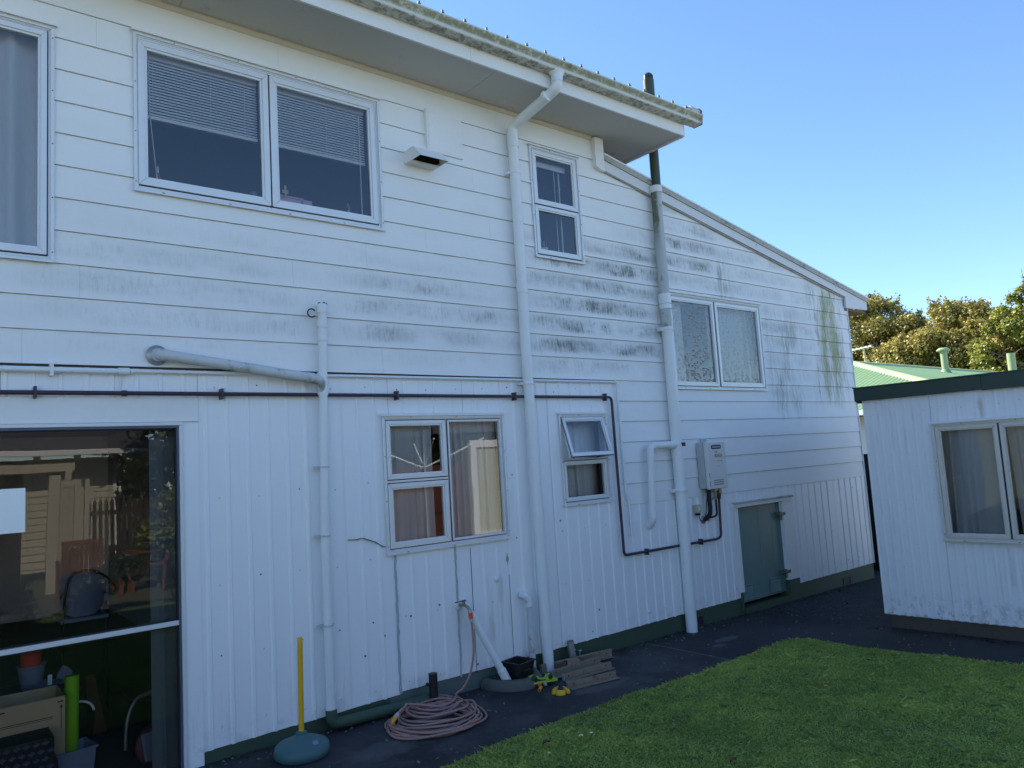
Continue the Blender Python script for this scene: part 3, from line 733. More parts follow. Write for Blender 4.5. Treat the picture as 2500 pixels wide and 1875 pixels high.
mb.box(3.470, 3.494, -.6505, -.5465, 4.980, 4.9845); mb.prism([(-.652, 4.990), (-.652, 5.008), (-.642, 5.014), (-.640, 5.022), (-.648, 5.042), (-.664, 5.060), (-.672, 5.073), (-.672, 5.086), (-.6685, 5.084), (-.66, 5.058), (-.644, 5.04), (-.636, 5.022), (-.648, 5.0)], 3.47, 3.494, 'x')
sub('gutter_joiner', mb, M['gutter'], gut)
mb = MB(); mb.prism([(-.67, 5.088), (-.655, 4.983), (-.60, 4.983), (-.546, 4.983), (-.546, 5.09)], 6.190, 6.205, 'x'); sub('stop_end', mb, M['edge'], gut)
mb = MB(); mb.prism([(-.63, 5.09), (-.50, 5.12), (-.50, 5.19), (-.625, 5.16), (-.645, 5.13)], 6.06, 6.20, 'x'); obj('roof_edge_flashing', mb, M['gutter_under'], house, .002)
mb = MB(); mb.prism([(-.64, 5.075), (-.51, 5.10), (-.51, 5.195), (-.63, 5.165), (-.655, 5.13)], 6.2005, 6.215, 'x')
mb.prism([(-.51, 5.10), (3.7, 6.24), (3.7, 6.33), (-.51, 5.195)], 6.14, 6.215, 'x'); obj('roof_edge_cap', mb, M['blk'], house)
# cover box and barge of the lean-to
mb = MB(); mb.prism([(5.243, 4.862), (5.243, 4.565), (5.30, 4.540), (5.36, 4.528), (5.36, 4.862)], -.062, -.002, 'y'); obj('barge_cover_box', mb, M['trim'], house, .003)
bp = [(5.361, 4.690), (10.56, 3.700), (10.553, 3.545), (9.965, 3.530), (9.962, 3.686), (5.361, 4.545)]
mb = MB(); mb.prism(bp[::-1], -.052, -.026, 'y'); obj('lean_to_bargeboard', mb, M['barge'], house)
def slope_strip(xa, xb, zoff0, zoff1, y0, y1, m, name):
    f = lambda x: 4.690 - .1904 * (x - 5.361); mb = MB()
    mb.hexa([(xa, y0, f(xa)+zoff0), (xb, y0, f(xb)+zoff0), (xb, y1, f(xb)+zoff0), (xa, y1, f(xa)+zoff0), (xa, y0, f(xa)+zoff1), (xb, y0, f(xb)+zoff1), (xb, y1, f(xb)+zoff1), (xa, y1, f(xa)+zoff1)])
    return obj(name, mb, m, house)
slope_strip(5.362, 8.395, -.040, .012, -.066, -.0525, M['edge'], 'barge_flashing'); slope_strip(8.398, 10.56, -.040, .012, -.066, -.0525, M['edge'], 'barge_flashing')
slope_strip(5.362, 10.60, .0125, .030, -.072, .10, M['trim'], 'barge_cap')
slope_strip(5.362, 9.96, -.152, -.140, -.034, -.025, M['edge'], 'barge_drip_mould')
slope_strip(5.362, 10.56, -.02, .012, .03, 7.4, M['greyroof'], 'lean_to_roof')
mb = MB(); mb.box(9.97, 10.55, -.025, 7.4, 3.50, 3.53); obj('lean_to_soffit', mb, M['brownwood'], house)
mb = MB(); mb.box(10.035, 10.047, -.027, .03, .1, 3.53); obj('corner_flashing', mb, M['board'], house)
#--PART3--
# ------------------------------------------------------------------ windows
def mitred(mb, x0, x1, z0, z1, w, y0, y1):
    """four mitred lengths framing a light"""
    o = [(x0, z0), (x1, z0), (x1, z1), (x0, z1)]; i = [(x0+w, z0+w), (x1-w, z0+w), (x1-w, z1-w), (x0+w, z1-w)]
    g = .0006
    for k in range(4):
        a, b = o[k], o[(k+1) % 4]; c, d = i[(k+1) % 4], i[k]
        ux, uz = (b[0]-a[0]), (b[1]-a[1]); L = math.hypot(ux, uz); ux, uz = ux/L*g, uz/L*g
        P = [(a[0]+ux, a[1]+uz), (b[0]-ux, b[1]-uz), (c[0]-ux, c[1]-uz), (d[0]+ux, d[1]+uz)]
        mb.hexa([(P[0][0], y0, P[0][1]), (P[1][0], y0, P[1][1]), (P[2][0], y0, P[2][1]), (P[3][0], y0, P[3][1]),
                 (P[0][0], y1, P[0][1]), (P[1][0], y1, P[1][1]), (P[2][0], y1, P[2][1]), (P[3][0], y1, P[3][1])])
    return mb
def window(root, key, lights, gm='glass', al='alu', Y=0.0, head=True, lbl=None, fl=.020):
    """lights: (x0,x1,z0,z1,glass inset) of each sash; the outer frame fills the rest"""
    x0, x1, z0, z1 = OPEN[key] if isinstance(key, str) else key
    mb = MB(); f = fl
    mitred(mb, x0, x1, z0, z1, f, Y-.031, Y-.022)                      # outer flange lying on the wall
    mitred(mb, x0+.004, x1-.004, z0+.004, z1-.004, f + .004, Y-.0218, Y+.05)
    for (a, b, c, d) in rect_sub(x0+f+.004, x1-f-.004, z0+f+.004, z1-f-.004, [l[:4] for l in lights]):
        mb.box(a+.0005, b-.0005, Y-.017, Y+.045, c, d)
    w = obj('window', mb, M[al], root, .0015)
    if lbl: w['label'] = lbl
    if head:
        mb = MB(); mb.prism([(Y-.0225, z1), (Y-.050, z1-.002), (Y-.050, z1+.010), (Y-.0225, z1+.018)], x0-.012, x1+.012, 'x'); sub('head_flashing', mb, M['trim'], w)
        mb = MB(); mb.prism([(Y-.0315, z0-.004), (Y-.042, z0-.004), (Y-.042, z0+.012), (Y-.0315, z0+.018)], x0-.004, x1+.004, 'x'); sub('sill', mb, M[al], w)
    for l in lights:
        a, b, c, d, s = l[:5]; g = .0035
        if len(l) > 5:                                                # an awning sash pushed open about its top edge
            Mx = Matrix.Translation((0, Y-.02, d)) @ Matrix.Rotation(R(-l[5]), 4, 'X') @ Matrix.Translation((0, -(Y-.02), -d))
        else: Mx = None
        mb = MB(); mitred(mb, a+g, b-g, c+g, d-g, s*.72, Y-.030, Y+.012); mitred(mb, a+g+s*.6, b-g-s*.6, c+g+s*.6, d-g-s*.6, s*.42, Y-.022, Y+.008)
        if Mx: mb.v = [tuple(Mx @ Vector(q)) for q in mb.v]
        sub('sash', mb, M[al], w, .0015)
        mb = MB(); mitred(mb, a+s-.004, b-s+.004, c+s-.004, d-s+.004, .007, Y-.0145, Y+.002); mitred(mb, a-.0035, b+.0035, c-.0035, d+.0035, .009, Y-.0190, Y-.0172)  # first ring is the seal; second paints the dark sash gap black
        if Mx: mb.v = [tuple(Mx @ Vector(q)) for q in mb.v]
        sub('glazing_seal', mb, M['seal'], w)
        mb = MB(); p = [(a+s-.003, Y-.008, c+s-.003), (b-s+.003, Y-.008, c+s-.003), (b-s+.003, Y-.008, d-s+.003), (a+s-.003, Y-.008, d-s+.003)]
        if Mx: p = [tuple(Mx @ Vector(q)) for q in p]
        mb.add(p, [(0,1,2,3)]); sub('pane', mb, M[gm], w)
    mb = MB()
    for k in range(int((z1-z0) / .33) + 1):
        z = z0 + .06 + k * .33
        for x in (x0+.010, x1-.010):
            if z < z1 - .03: mb.lathe([(.0045, 0), (.003, .003), (1e-4, .0035)], n=8, M=Matrix.Translation((x, Y-.031, z)) @ Matrix.Rotation(R(90), 4, 'X'))
    for k in range(int((x1-x0) / .42)):
        mb.lathe([(.0045, 0), (.003, .003), (1e-4, .0035)], n=8, M=Matrix.Translation((x0+.25+.42*k, Y-.031, z1-.010)) @ Matrix.Rotation(R(90), 4, 'X'))
        mb.box(x0+.16+.42*k, x0+.178+.42*k, Y-.0425 if head else Y-.032, Y-.03, z0+.003, z0+.009)
    stuff(sub('frame_rivet', mb, M['nail'], w))
    return w
window(house, 'W0', [(-.765, -.10, 3.08, 4.46, .045), (-.09, .62, 3.08, 4.46, .045)], lbl='window with a drawn pale curtain, cut by the left edge')
window(house, 'W1', [(1.110, 1.968, 3.602, 4.575, .056), (1.972, 2.815, 3.602, 4.575, .056)], lbl='wide kitchen window with venetian blinds')
window(house, 'W2', [(4.430, 4.985, 4.055, 4.575, .050), (4.430, 4.985, 3.585, 4.050, .046)], lbl='narrow two-light window high under the eave')
window(house, 'W3', [(6.222, 6.985, 2.405, 3.365, .045), (7.010, 7.868, 2.405, 3.365, .050)], 'obscure', lbl='two-light window with patterned obscure glass')
window(house, 'W4', [(2.790, 3.330, 1.642, 2.090, .040), (2.790, 3.330, 1.135, 1.618, .045), (3.345, 3.885, 1.135, 2.090, .018)], lbl='three-light window with net curtains')
window(house, 'W5', [(4.582, 5.115, 1.715, 2.092, .036, 17), (4.572, 5.120, 1.335, 1.700, .036)], lbl='small window with its top sash propped open')
# the tall glazed front of the lower room
mb = MB()
mb.box(1.331, 1.354, -.030, .06, -.03, 2.078); mb.box(-2.2, 1.354, -.030, .06, 2.0785, 2.100)
w = obj('window', mb, M['alu'], house, .002); w['label'] = 'floor to ceiling glazing of the dark lower room'
mb = MB(); mb.box(1.318, 1.3308, -.018, .05, .0, 2.064); mb.box(-2.2, 1.3308, -.018, .05, 2.0645, 2.0783); sub('inner_frame', mb, M['dark_frame'], w)
mb = MB(); mb.box(-2.2, 1.3178, -.016, .04, .8575, .886); mb.box(-.60, -.55, -.016, .04, .8865, 2.064); mb.box(-.60, -.55, -.016, .04, .0, .857); sub('rail', mb, M['alu'], w, .003)
for (a, b, c, d) in ((-2.2, -.6, .887, 2.064), (-.549, 1.3178, .887, 2.064), (-2.2, -.6, .0, .857), (-.549, 1.3178, .0, .857)):
    mb = MB(); mb.add([(a, .006, c), (b, .006, c), (b, .006, d), (a, .006, d)], [(0,1,2,3)]); sub('pane', mb, M['glass_big'], w)
    mb = MB(); mitred(mb, a, b, c, d, .008, -.002, .012); sub('glazing_seal', mb, M['seal'], w)
mb = MB(); mb.box(-2.3, 1.355, -.03, .08, -.06, -.0005); sub('sill', mb, M['alu'], w)
mb = MB(); mb.box(-2.3, 1.451, -.024, .0, 2.110, 2.253); obj('head_board', mb, M['trim'], house, .002)
mb = MB(); mb.box(-2.3, 1.451, -.030, -.024, 2.101, 2.112); obj('head_flashing', mb, M['trim'], house)
mb = MB(); mb.box(1.3545, 1.451, -.020, .0, -.02, 2.100); obj('jamb_board', mb, M['clad'], house, .002)
# ------------------------------------------------------------------ door to the subfloor
mb = MB(); mb.box(7.122, 7.998, .028, .062, .040, 1.066)
for x in (7.55, 7.80): mb.box(x, x + .004, .0265, .0279, .30, 1.05)
door = obj('door', mb, M['door_green'], house, .002); door['label'] = 'low green subfloor door with two louvre vents'
for (x, z) in ((7.985, .925), (7.985, .262)):
    mb = MB(); mb.box(x-.10, x+.045, .002, .0278, z-.028, z+.028); mb.box(x-.055, x+.060, -.022, .002, z-.016, z+.020); mb.cyl((x-.09, -.008, z), (x+.07, -.008, z), .011); mb.tube(fillet([(x-.045, -.012, z-.016), (x-.045, -.012, z-.065), (x-.018, -.012, z-.065), (x-.018, -.012, z-.016)], .013), .005, 8)
    sub('bolt', mb, M['lock'], door, .002)
for x in (7.24, 7.77):
    mb = MB()
    for k in range(5):
        z = .075 + k * .026; mb.hexa([(x-.095, .010, z), (x+.095, .010, z), (x+.095, .0275, z+.004), (x-.095, .0275, z+.004), (x-.095, .012, z+.006), (x+.095, .012, z+.006), (x+.095, .0275, z+.022), (x-.095, .0275, z+.022)])
    mitred(mb, x-.11, x+.11, .060, .218, .012, .016, .0277); sub('louvre_vent', mb, M['door_green'], door)
mb = MB(); mb.box(7.03, 8.205, -.035, .0, 1.075, 1.122); obj('door_head_board', mb, M['trim'], house, .002)
mb = MB(); mb.prism([(-.0352, 1.110), (-.046, 1.112), (-.046, 1.122), (-.0352, 1.128), (0, 1.134), (0, 1.1225), (-.0352, 1.1225)], 7.025, 8.21, 'x'); obj('door_head_flashing', mb, M['edge'], house)
mb = MB(); mb.box(7.052, 7.120, -.020, .06, .166, 1.0745); mb.box(8.0, 8.222, -.020, .06, .166, 1.0745); mb.box(7.121, 8.0, .0, .06, 1.0665, 1.0745); obj('door_jamb', mb, M['trim'], house, .002)
mb = MB(); mb.hexa([(7.09, -.03, -.13), (8.0, -.03, -.14), (8.0, .12, -.14), (7.09, .12, -.13), (7.09, -.03, gz(7.1)+.055), (8.0, -.03, gz(8)+.07), (8.0, .12, gz(8)+.075), (7.09, .12, gz(7.1)+.06)]); obj('door_step', mb, M['plinth'], house)
# ------------------------------------------------------------------ rainwater and soil pipes on the wall
def clip(mb, x, y, z, r, w=.022):
    mb.lathe([(r+.004, -w/2), (r+.006, -w/2+.002), (r+.006, w/2-.002), (r+.004, w/2)], (x, y, z), 18); mb.box(x-r-.028, x+r+.010, -.022, y+.004, z-w/2, z+w/2)
px_, py_ = 4.172, -.082
dp = fillet([(4.262, -.604, 4.985), (4.262, -.604, 4.860), (4.166, -.088, 4.690), (4.168, -.084, 4.40)], .055, 8) + [(4.172, -.080, 2.4), (4.203, -.080, -.03)]
mb = MB(); mb.tube(dp, .046, 20)
pipe = obj('downpipe', mb, M['pvc'], house); pipe['label'] = 'full height white downpipe with an offset under the eave'
mb = MB()
for (p, q) in (((4.262, -.604, 4.905), (4.262, -.604, 4.985)), ((4.1675, -.0845, 4.50), (4.167, -.0855, 4.635)), ((4.170, -.082, 3.18), (4.1695, -.0824, 3.27)), ((4.197, -.080, .26), (4.1955, -.080, .35))): mb.cyl(p, q, .0505, n=20)
mb.cyl((4.204, -.524, 4.806), (4.199, -.50, 4.798), .0495, n=20)
sub('pipe_socket', mb, M['pvc'], pipe)
mb = MB(); mb.lathe([(.048, -.02), (.060, .0), (.078, .02), (.080, .03), (.06, .03)], (4.262, -.604, 4.968), 20, sy=.75); sub('gutter_outlet', mb, M['pvc'], pipe)
for z in (4.262, 2.385):
    mb = MB(); clip(mb, 4.168 if z > 4 else 4.1722, -.082, z, .046); sub('pipe_bracket', mb, M['pvc'], pipe)
mb = MB(); mb.cyl((6.085, -.088, -.10), (6.085, -.088, 3.0), .056, n=20)
soil = obj('soil_pipe', mb, M['pvc'], house); soil['label'] = 'white lower soil pipe beside the patterned window'
mb = MB(); mb.cyl((6.085, -.088, 3.0), (6.085, -.088, 4.47), .054, n=20); sub('upper_length', mb, mossy('mossy_vent_pipe_paint', (.46, .49, .50), (.055, .075, .022), (.07, .08, .06), .04, 6.0, left=(6.036, 6.062, 3.72)), soil)
mb = MB()
for z0, z1, r in ((3.19, 3.24, .063), (3.245, 3.30, .0655), (3.30, 3.35, .063), (2.94, 3.0, .060), (1.66, 1.80, .062), (1.32, 1.36, .060), (4.43, 4.50, .066)): mb.cyl((6.085, -.088, z0), (6.085, -.088, z1), r, n=20)
sub('pipe_socket', mb, M['pvc'], soil)
for z in (2.98, 1.335):
    mb = MB(); clip(mb, 6.085, -.088, z, .057, .035); sub('pipe_bracket', mb, M['pvc'], soil)
mb = MB(); mb.tube([(6.10, -.086, 4.49), (6.11, -.086, 5.52)], .050, 18); fl = obj('flue_pipe', mb, M['flue'], house); fl['label'] = 'dark olive vent pipe rising past the eave'
mb = MB(); mb.cyl((6.11, -.086, 5.50), (6.112, -.086, 5.68), .060, n=18); mb.lathe([(.052, 0), (.050, .05), (.035, .075), (1e-4, .08)], (6.112, -.086, 5.68), 18); sub('vent_cowl', mb, M['flue'], fl)
mb = MB()
for k in range(9):
    a = k * 2 * math.pi / 9; mb.box(-.006, .006, -.0545, -.049, 5.69, 5.735, Matrix.Translation((6.112, -.086, 0)) @ Matrix.Rotation(a, 4, 'Z'))
sub('cowl_slot', mb, M['blk'], fl)
mb = MB(); mb.tube(fillet([(6.07, -.10, 1.795), (5.665, -.10, 1.795), (5.640, -.085, 1.07), (5.655, -.02, 1.02)], .06, 7), .034, 16)
wp = obj('waste_pipe', mb, M['pvc'], house); wp['label'] = 'white pipe looping from the soil pipe down the boards'
mb = MB(); mb.cyl((5.94, -.10, 1.795), (6.06, -.10, 1.795), .040, n=16); mb.cyl((5.665, -.098, 1.69), (5.664, -.098, 1.74), .039, n=16); mb.cyl((5.642, -.087, 1.10), (5.643, -.087, 1.16), .039, n=16); sub('pipe_socket', mb, M['pvc'], wp)
mb = MB(); mb.box(6.088, 6.128, -.165, -.140, 1.775, 1.812); sub('clip_bolt', mb, M['gas'], wp)
# waste stack on the left and its branch
mb = MB(); mb.tube([(2.262, -.070, .10), (2.262, -.070, 1.3), (2.285, -.070, 2.35), (2.300, -.070, 2.885)], [.031, .031, .031, .031], 16)
ws = obj('waste_stack', mb, M['pvc'], house); ws['label'] = 'slim white waste stack at the left with a capped top'
mb = MB()
for z0, z1 in ((2.86, 2.925), (2.755, 2.80), (2.66, 2.665), (2.27, 2.43), (.095, .16)): 
    x = 2.262 if z0 < 1 else 2.282 + (z0 - 2.3) * .027; mb.cyl((x, -.07, z0), (x, -.07, z1), .0365, n=16)
sub('pipe_socket', mb, M['pvc'], ws)
mb = MB()
for k in range(5): a = k * 1.256; mb.box(-.008, .008, -.034, -.024, 2.918, 2.934, Matrix.Translation((2.3005, -.07, 0)) @ Matrix.Rotation(a, 4, 'Z'))
mb.tube([(2.262 + .03 * math.cos(a) - .035, -.05, 2.86 + .03 * math.sin(a)) for a in np.linspace(.6, 5.6, 14)], .005, 6); sub('cap_grille', mb, M['blk'], ws)
for z in (1.768, 1.296, .693):
    mb = MB(); clip(mb, 2.262 + max(0, z - 1.3) * .022, -.070, z, .031, .012); sub('pipe_bracket', mb, M['pvc_grey'], ws)
mb = MB(); mb.tube(fillet([(1.205, .0, 2.518), (1.222, -.075, 2.516), (2.200, -.098, 2.385), (2.262, -.090, 2.372), (2.272, -.07, 2.30)], .045, 6), .034, 16)
br = obj('waste_branch', mb, M['pvc_grey'], house); br['label'] = 'sloping grey-white branch pipe leaving the wall at a round collar'
mb = MB(); mb.lathe([(.064, 0), (.062, .012), (.045, .018), (.040, .03)], n=24, M=Matrix.Translation((1.207, -.024, 2.517)) @ Matrix.Rotation(R(90), 4, 'X')); sub('wall_collar', mb, M['steel'], br)
mb = MB(); mb.cyl((1.225, -.076, 2.5145), (1.30, -.079, 2.504), .037, n=16); mb.cyl((2.14, -.097, 2.394), (2.20, -.0975, 2.386), .038, n=16); sub('pipe_socket', mb, M['pvc_grey'], br)
# short pipes by the gully
mb = MB(); mb.tube(fillet([(3.40, -.0, .665), (3.402, -.055, .655), (3.43, -.085, .58), (3.700, -.16, .02)], .035, 6), .029, 16); o = obj('waste_pipe', mb, M['pvc'], house); o['label'] = 'slanting white pipe ending in the gully'
mb = MB(); mb.cyl((3.432, -.086, .574), (3.462, -.094, .515), .034, n=16); mb.cyl((3.655, -.148, .113), (3.712, -.163, -.01), .035, n=16); sub('pipe_socket', mb, M['pvc'], o)
mb = MB(); mb.tube(fillet([(4.0, .0, .625), (4.005, -.062, .622), (4.045, -.066, .56), (4.045, -.066, -.03)], .04, 7), .026, 16); o = obj('waste_pipe', mb, M['pvc_grey'], house); o['label'] = 'short grey-white bend and pipe just left of the downpipe'
mb = MB(); mb.tube(fillet([(4.0, -.02, .625), (4.005, -.062, .622), (4.045, -.066, .575), (4.045, -.066, .525)], .04, 7), .0305, 16); sub('pipe_bend', mb, M['pvc'], o)
mb = MB(); mb.tube(fillet([(2.262, -.070, .14), (2.262, -.078, .045), (2.42, -.082, .040), (3.02, -.085, .030)], .05, 6), .038, 16); o = obj('drain_pipe', mb, M['plinth'], house); o['label'] = 'dark green drain pipe lying along the foot of the wall'
# conduit, gas pipe
mb = MB(); mb.tube([(HL, -.045, 2.404), (1.02, -.045, 2.408)], .017, 12); mb.tube(fillet([(1.02, -.040, 2.412), (5.318, -.040, 2.424), (5.338, -.040, 1.38), (5.372, -.040, 1.25), (5.374, -.04, .965)], .022, 5), .0115, 10); mb.cyl((5.374, -.04, .985), (5.374, -.04, .955), .016)
cn = obj('conduit', mb, M['pvc'], house); cn['label'] = 'white electrical conduit along the foot of the boards'
mb = MB(); mb.cyl((.985, -.045, 2.408), (1.045, -.045, 2.409), .022); mb.cyl((1.05, -.043, 2.409), (1.075, -.041, 2.411), .016)
for x in (.64, -.8, -2.0): mb.box(x-.009, x+.009, -.065, -.014, 2.372, 2.445)
mb.cyl((2.21, -.040, 2.415), (2.235, -.040, 2.415), .016); mb.tube([(5.30, -.040, 2.424), (5.325, -.04, 2.424), (5.322, -.04, 2.395)], .016, 10); sub('conduit_coupling', mb, M['pvc'], cn)
mb = MB(); mb.tube([(1.005, -.03, 2.39), (1.005, -.02, 2.36), (1.0, -.018, 2.29), (1.01, -.02, 2.24)], .005, 6); sub('cable', mb, M['pvc'], cn)
gp_ = fillet([(HL, -.052, 2.274), (5.222, -.052, 2.276), (5.236, -.052, .792), (6.66, -.052, .785), (6.735, -.052, .80), (6.745, -.06, 1.22), (6.735, -.09, 1.30)], .045, 6)
mb = MB(); mb.tube(gp_, .0132, 12); gs = obj('gas_pipe', mb, M['gas'], house); gs['label'] = 'dark purple gas pipe crossing the cladding to the heater'
mb = MB()
for x in (.56, 1.59, 2.89, 4.04, 5.14): mb.box(x-.007, x+.007, -.068, -.014, 2.242, 2.310)
for x in (5.56, 6.40): mb.box(x-.006, x+.006, -.068, -.014, .757, .815)
mb.cyl((1.0, -.052, 2.2745), (1.03, -.052, 2.2745), .018); mb.cyl((6.743, -.06, 1.20), (6.740, -.075, 1.285), .021); sub('pipe_clip', mb, M['gas'], gs)
# ------------------------------------------------------------------ kitchen hood outlet and patch panel
mb = MB(); mb.box(3.292, 3.648, -.034, -.010, 4.30, 4.642); o = obj('patch_panel', mb, M['board'], house, .003)
mb = MB(); mb.box(3.308, 3.634, -.0365, -.034, 4.316, 4.628); sub('inner_sheet', mb, M['trim'], o, .001)
x0, x1 = 3.078, 3.345; mb = MB()
def sheetp(P, th=.0035):
    """bent sheet metal: a profile (y, z) swept between the two sides"""
    for (p, q) in zip(P, P[1:]):
        d = Vector((q[0]-p[0], q[1]-p[1])).normalized(); n = Vector((-d.y, d.x)) * th
        mb.hexa([(x0, p[0], p[1]), (x1, p[0], p[1]), (x1, p[0]+n.x, p[1]+n.y), (x0, p[0]+n.x, p[1]+n.y), (x0, q[0], q[1]), (x1, q[0], q[1]), (x1, q[0]+n.x, q[1]+n.y), (x0, q[0]+n.x, q[1]+n.y)])
sheetp([(-.008, 4.252), (-.145, 4.250), (-.253, 4.142)], .0035); sheetp([(-.008, 4.147), (-.118, 4.143)], -.0035)
side = [(-.008, 4.2505), (-.144, 4.2485), (-.250, 4.1425), (-.008, 4.1465)]
mb.prism(side, x0, x0 + .003, 'x'); mb.prism(side, x1 - .003, x1, 'x')
mb.box(x0 + .001, x1 - .001, -.1185, -.1165, 4.138, 4.150)
vh = obj('vent_hood', mb, M['trim'], house, .0008); vh['label'] = 'white metal extractor hood with a dark mouth'
mb = MB(); mb.add([(x0+.0035, -.13, 4.243), (x1-.0035, -.13, 4.243), (x1-.0035, -.238, 4.147), (x0+.0035, -.238, 4.147)], [(0,1,2,3)]); mb.box(x0+.0035, x1-.0035, -.12, -.012, 4.17, 4.24); sub('hood_mouth_shade', mb, M['darkgap'], vh)  # near-black sheet and block paint the shade inside the mouth
mb = MB(); mb.box(3.283, 3.292, -.050, -.010, 4.34, 4.66); sub('panel_edge_strip', mb, M['trim'], o)
# ------------------------------------------------------------------ instant water heater, its pipes and the socket
ht = thing('water_heater', 'white wall-hung gas water heater with red BOSCH lettering', 'water heater', (6.64, 0, 1.32))
mb = MB(); mb.box(6.474, 6.800, -.108, -.026, 1.322, 1.800); obj('back_case', mb, M['heater_side'], ht, .004)
mb = MB(); mb.box(6.482, 6.804, -.152, -.1085, 1.312, 1.806); cov = obj('front_cover', mb, M['heater'], ht, .010)
mb = MB(); mb.box(6.56, 6.66, -.029, -.0245, 1.80, 1.845); mb.box(6.57, 6.72, -.029, -.0245, 1.27, 1.322); obj('wall_bracket', mb, M['heater_side'], ht, .002)
def slot(xa, xb, zc, r, y0, y1, mb):
    poly = [(xb - r + r*math.sin(a), zc + r*math.cos(a)) for a in np.linspace(0, math.pi, 9)] + [(xa + r - r*math.sin(a), zc - r*math.cos(a)) for a in np.linspace(0, math.pi, 9)]
    mb.prism(poly, y0, y1, 'y'); return mb
obj('flue_outlet', slot(6.556, 6.728, 1.748, .021, -.1535, -.150, MB()), M['blk'], ht)
mb = slot(6.572, 6.712, 1.748, .006, -.158, -.1537, MB()); obj('flue_deflector', mb, M['heater_side'], ht)
mb = MB()
for j in range(3):
    for i in range(11): x = 6.560 + .0158 * i; mb.box(x, x + .007, -.1532, -.150, 1.352 + .021*j, 1.364 + .021*j)
mb.box(6.492, 6.498, -.1532, -.150, 1.43, 1.48); mb.box(6.492, 6.498, -.1532, -.150, 1.335, 1.40); obj('air_slot', mb, M['blk'], ht)
def text(s, size, x, y, z, m, parent, name, ext=.0006, wide=1.0):
    cu = bpy.data.curves.new(name, 'FONT'); cu.body = s; cu.size = size; cu.extrude = ext; cu.align_x = 'CENTER'; cu.align_y = 'CENTER'
    t = bpy.data.objects.new('lettering_curve', cu); COL.objects.link(t); bpy.context.view_layer.update()
    me = bpy.data.meshes.new_from_object(t.evaluated_get(bpy.context.evaluated_depsgraph_get())); bpy.data.objects.remove(t); bpy.data.curves.remove(cu)
    me.transform(Matrix.Translation((x, y, z)) @ Matrix.Rotation(R(90), 4, 'X') @ Matrix.Diagonal((wide, 1, 1, 1))); me.materials.clear(); me.materials.append(m)
    o = bpy.data.objects.new(name, me); COL.objects.link(o); o.parent = parent
    if parent.get('_w'): o.location = -parent.location
    return o
text('BOSCH', .050, 6.672, -.1535, 1.655, M['red'], ht, 'lettering', wide=.78)
mb = MB(); mb.box(6.610, 6.662, -.1530, -.150, 1.690, 1.702); mb.box(6.640, 6.700, -.1530, -.150, 1.598, 1.604); mb.box(6.706, 6.724, -.1530, -.150, 1.594, 1.606); mb.box(6.636, 6.690, -.1530, -.150, 1.546, 1.549); obj('small_print', mb, M['greyprint'], ht)
mb = MB(); mb.tube(fillet([(6.545, -.085, 1.322), (6.545, -.085, 1.05), (6.515, -.02, .995)], .07, 8), .023, 14); o = obj('lagged_pipe', mb, M['rubber'], ht)
mb = MB(); mb.tube(fillet([(6.655, -.085, 1.322), (6.655, -.085, 1.04), (6.61, -.075, 1.02), (6.545, -.03, 1.015)], .04, 6), .0105, 10); obj('copper_pipe', mb, M['rubber'], ht)
mb = MB(); mb.cyl((6.655, -.085, 1.322), (6.655, -.085, 1.20), .015); mb.cyl((6.735, -.085, 1.322), (6.738, -.085, 1.26), .018); mb.cyl((6.545, -.085, 1.322), (6.545, -.085, 1.285), .020); mb.tube([(6.655, -.10, 1.28), (6.60, -.11, 1.24), (6.575, -.10, 1.20)], .006, 6); obj('valve', mb, M['brass'], ht)
mb = MB(); mb.lathe([(.042, 0), (.040, .008), (.02, .010)], n=18, M=Matrix.Translation((6.505, -.014, 1.0)) @ Matrix.Rotation(R(90), 4, 'X')); mb.lathe([(.026, 0), (.024, .008), (.01, .010)], n=18, M=Matrix.Translation((6.585, -.014, 1.0)) @ Matrix.Rotation(R(90), 4, 'X')); obj('pipe_flange', mb, M['steel'], ht)
mb = MB(); mb.tube(spline([(6.385, -.06, 1.065), (6.395, -.055, 1.03), (6.43, -.04, 1.0), (6.48, -.05, .995), (6.50, -.06, 1.06), (6.52, -.07, 1.2), (6.54, -.08, 1.32)], 6), .005, 6); obj('power_cable', mb, M['blk'], ht)
so_ = thing('power_socket', 'small beige outdoor power socket left of the heater pipes', 'power socket', (6.38, 0, 1.1))
mb = MB(); mb.box(6.345, 6.425, -.065, -.014, 1.080, 1.165); obj('housing', mb, mat('beige_socket_plastic', (.50, .47, .36), .45, .05), so_, .006)
mb = MB(); mb.box(6.372, 6.404, -.070, -.0655, 1.105, 1.150); obj('switch_cover', mb, M['heater'], so_, .003)
mb = MB(); mb.box(6.365, 6.408, -.062, -.028, 1.056, 1.0795); obj('plug', mb, M['blk'], so_, .004)
mb = MB(); mb.cyl((6.37, -.024, 1.165), (6.37, -.024, 1.24), .008); obj('cable_riser', mb, M['pvc'], so_)
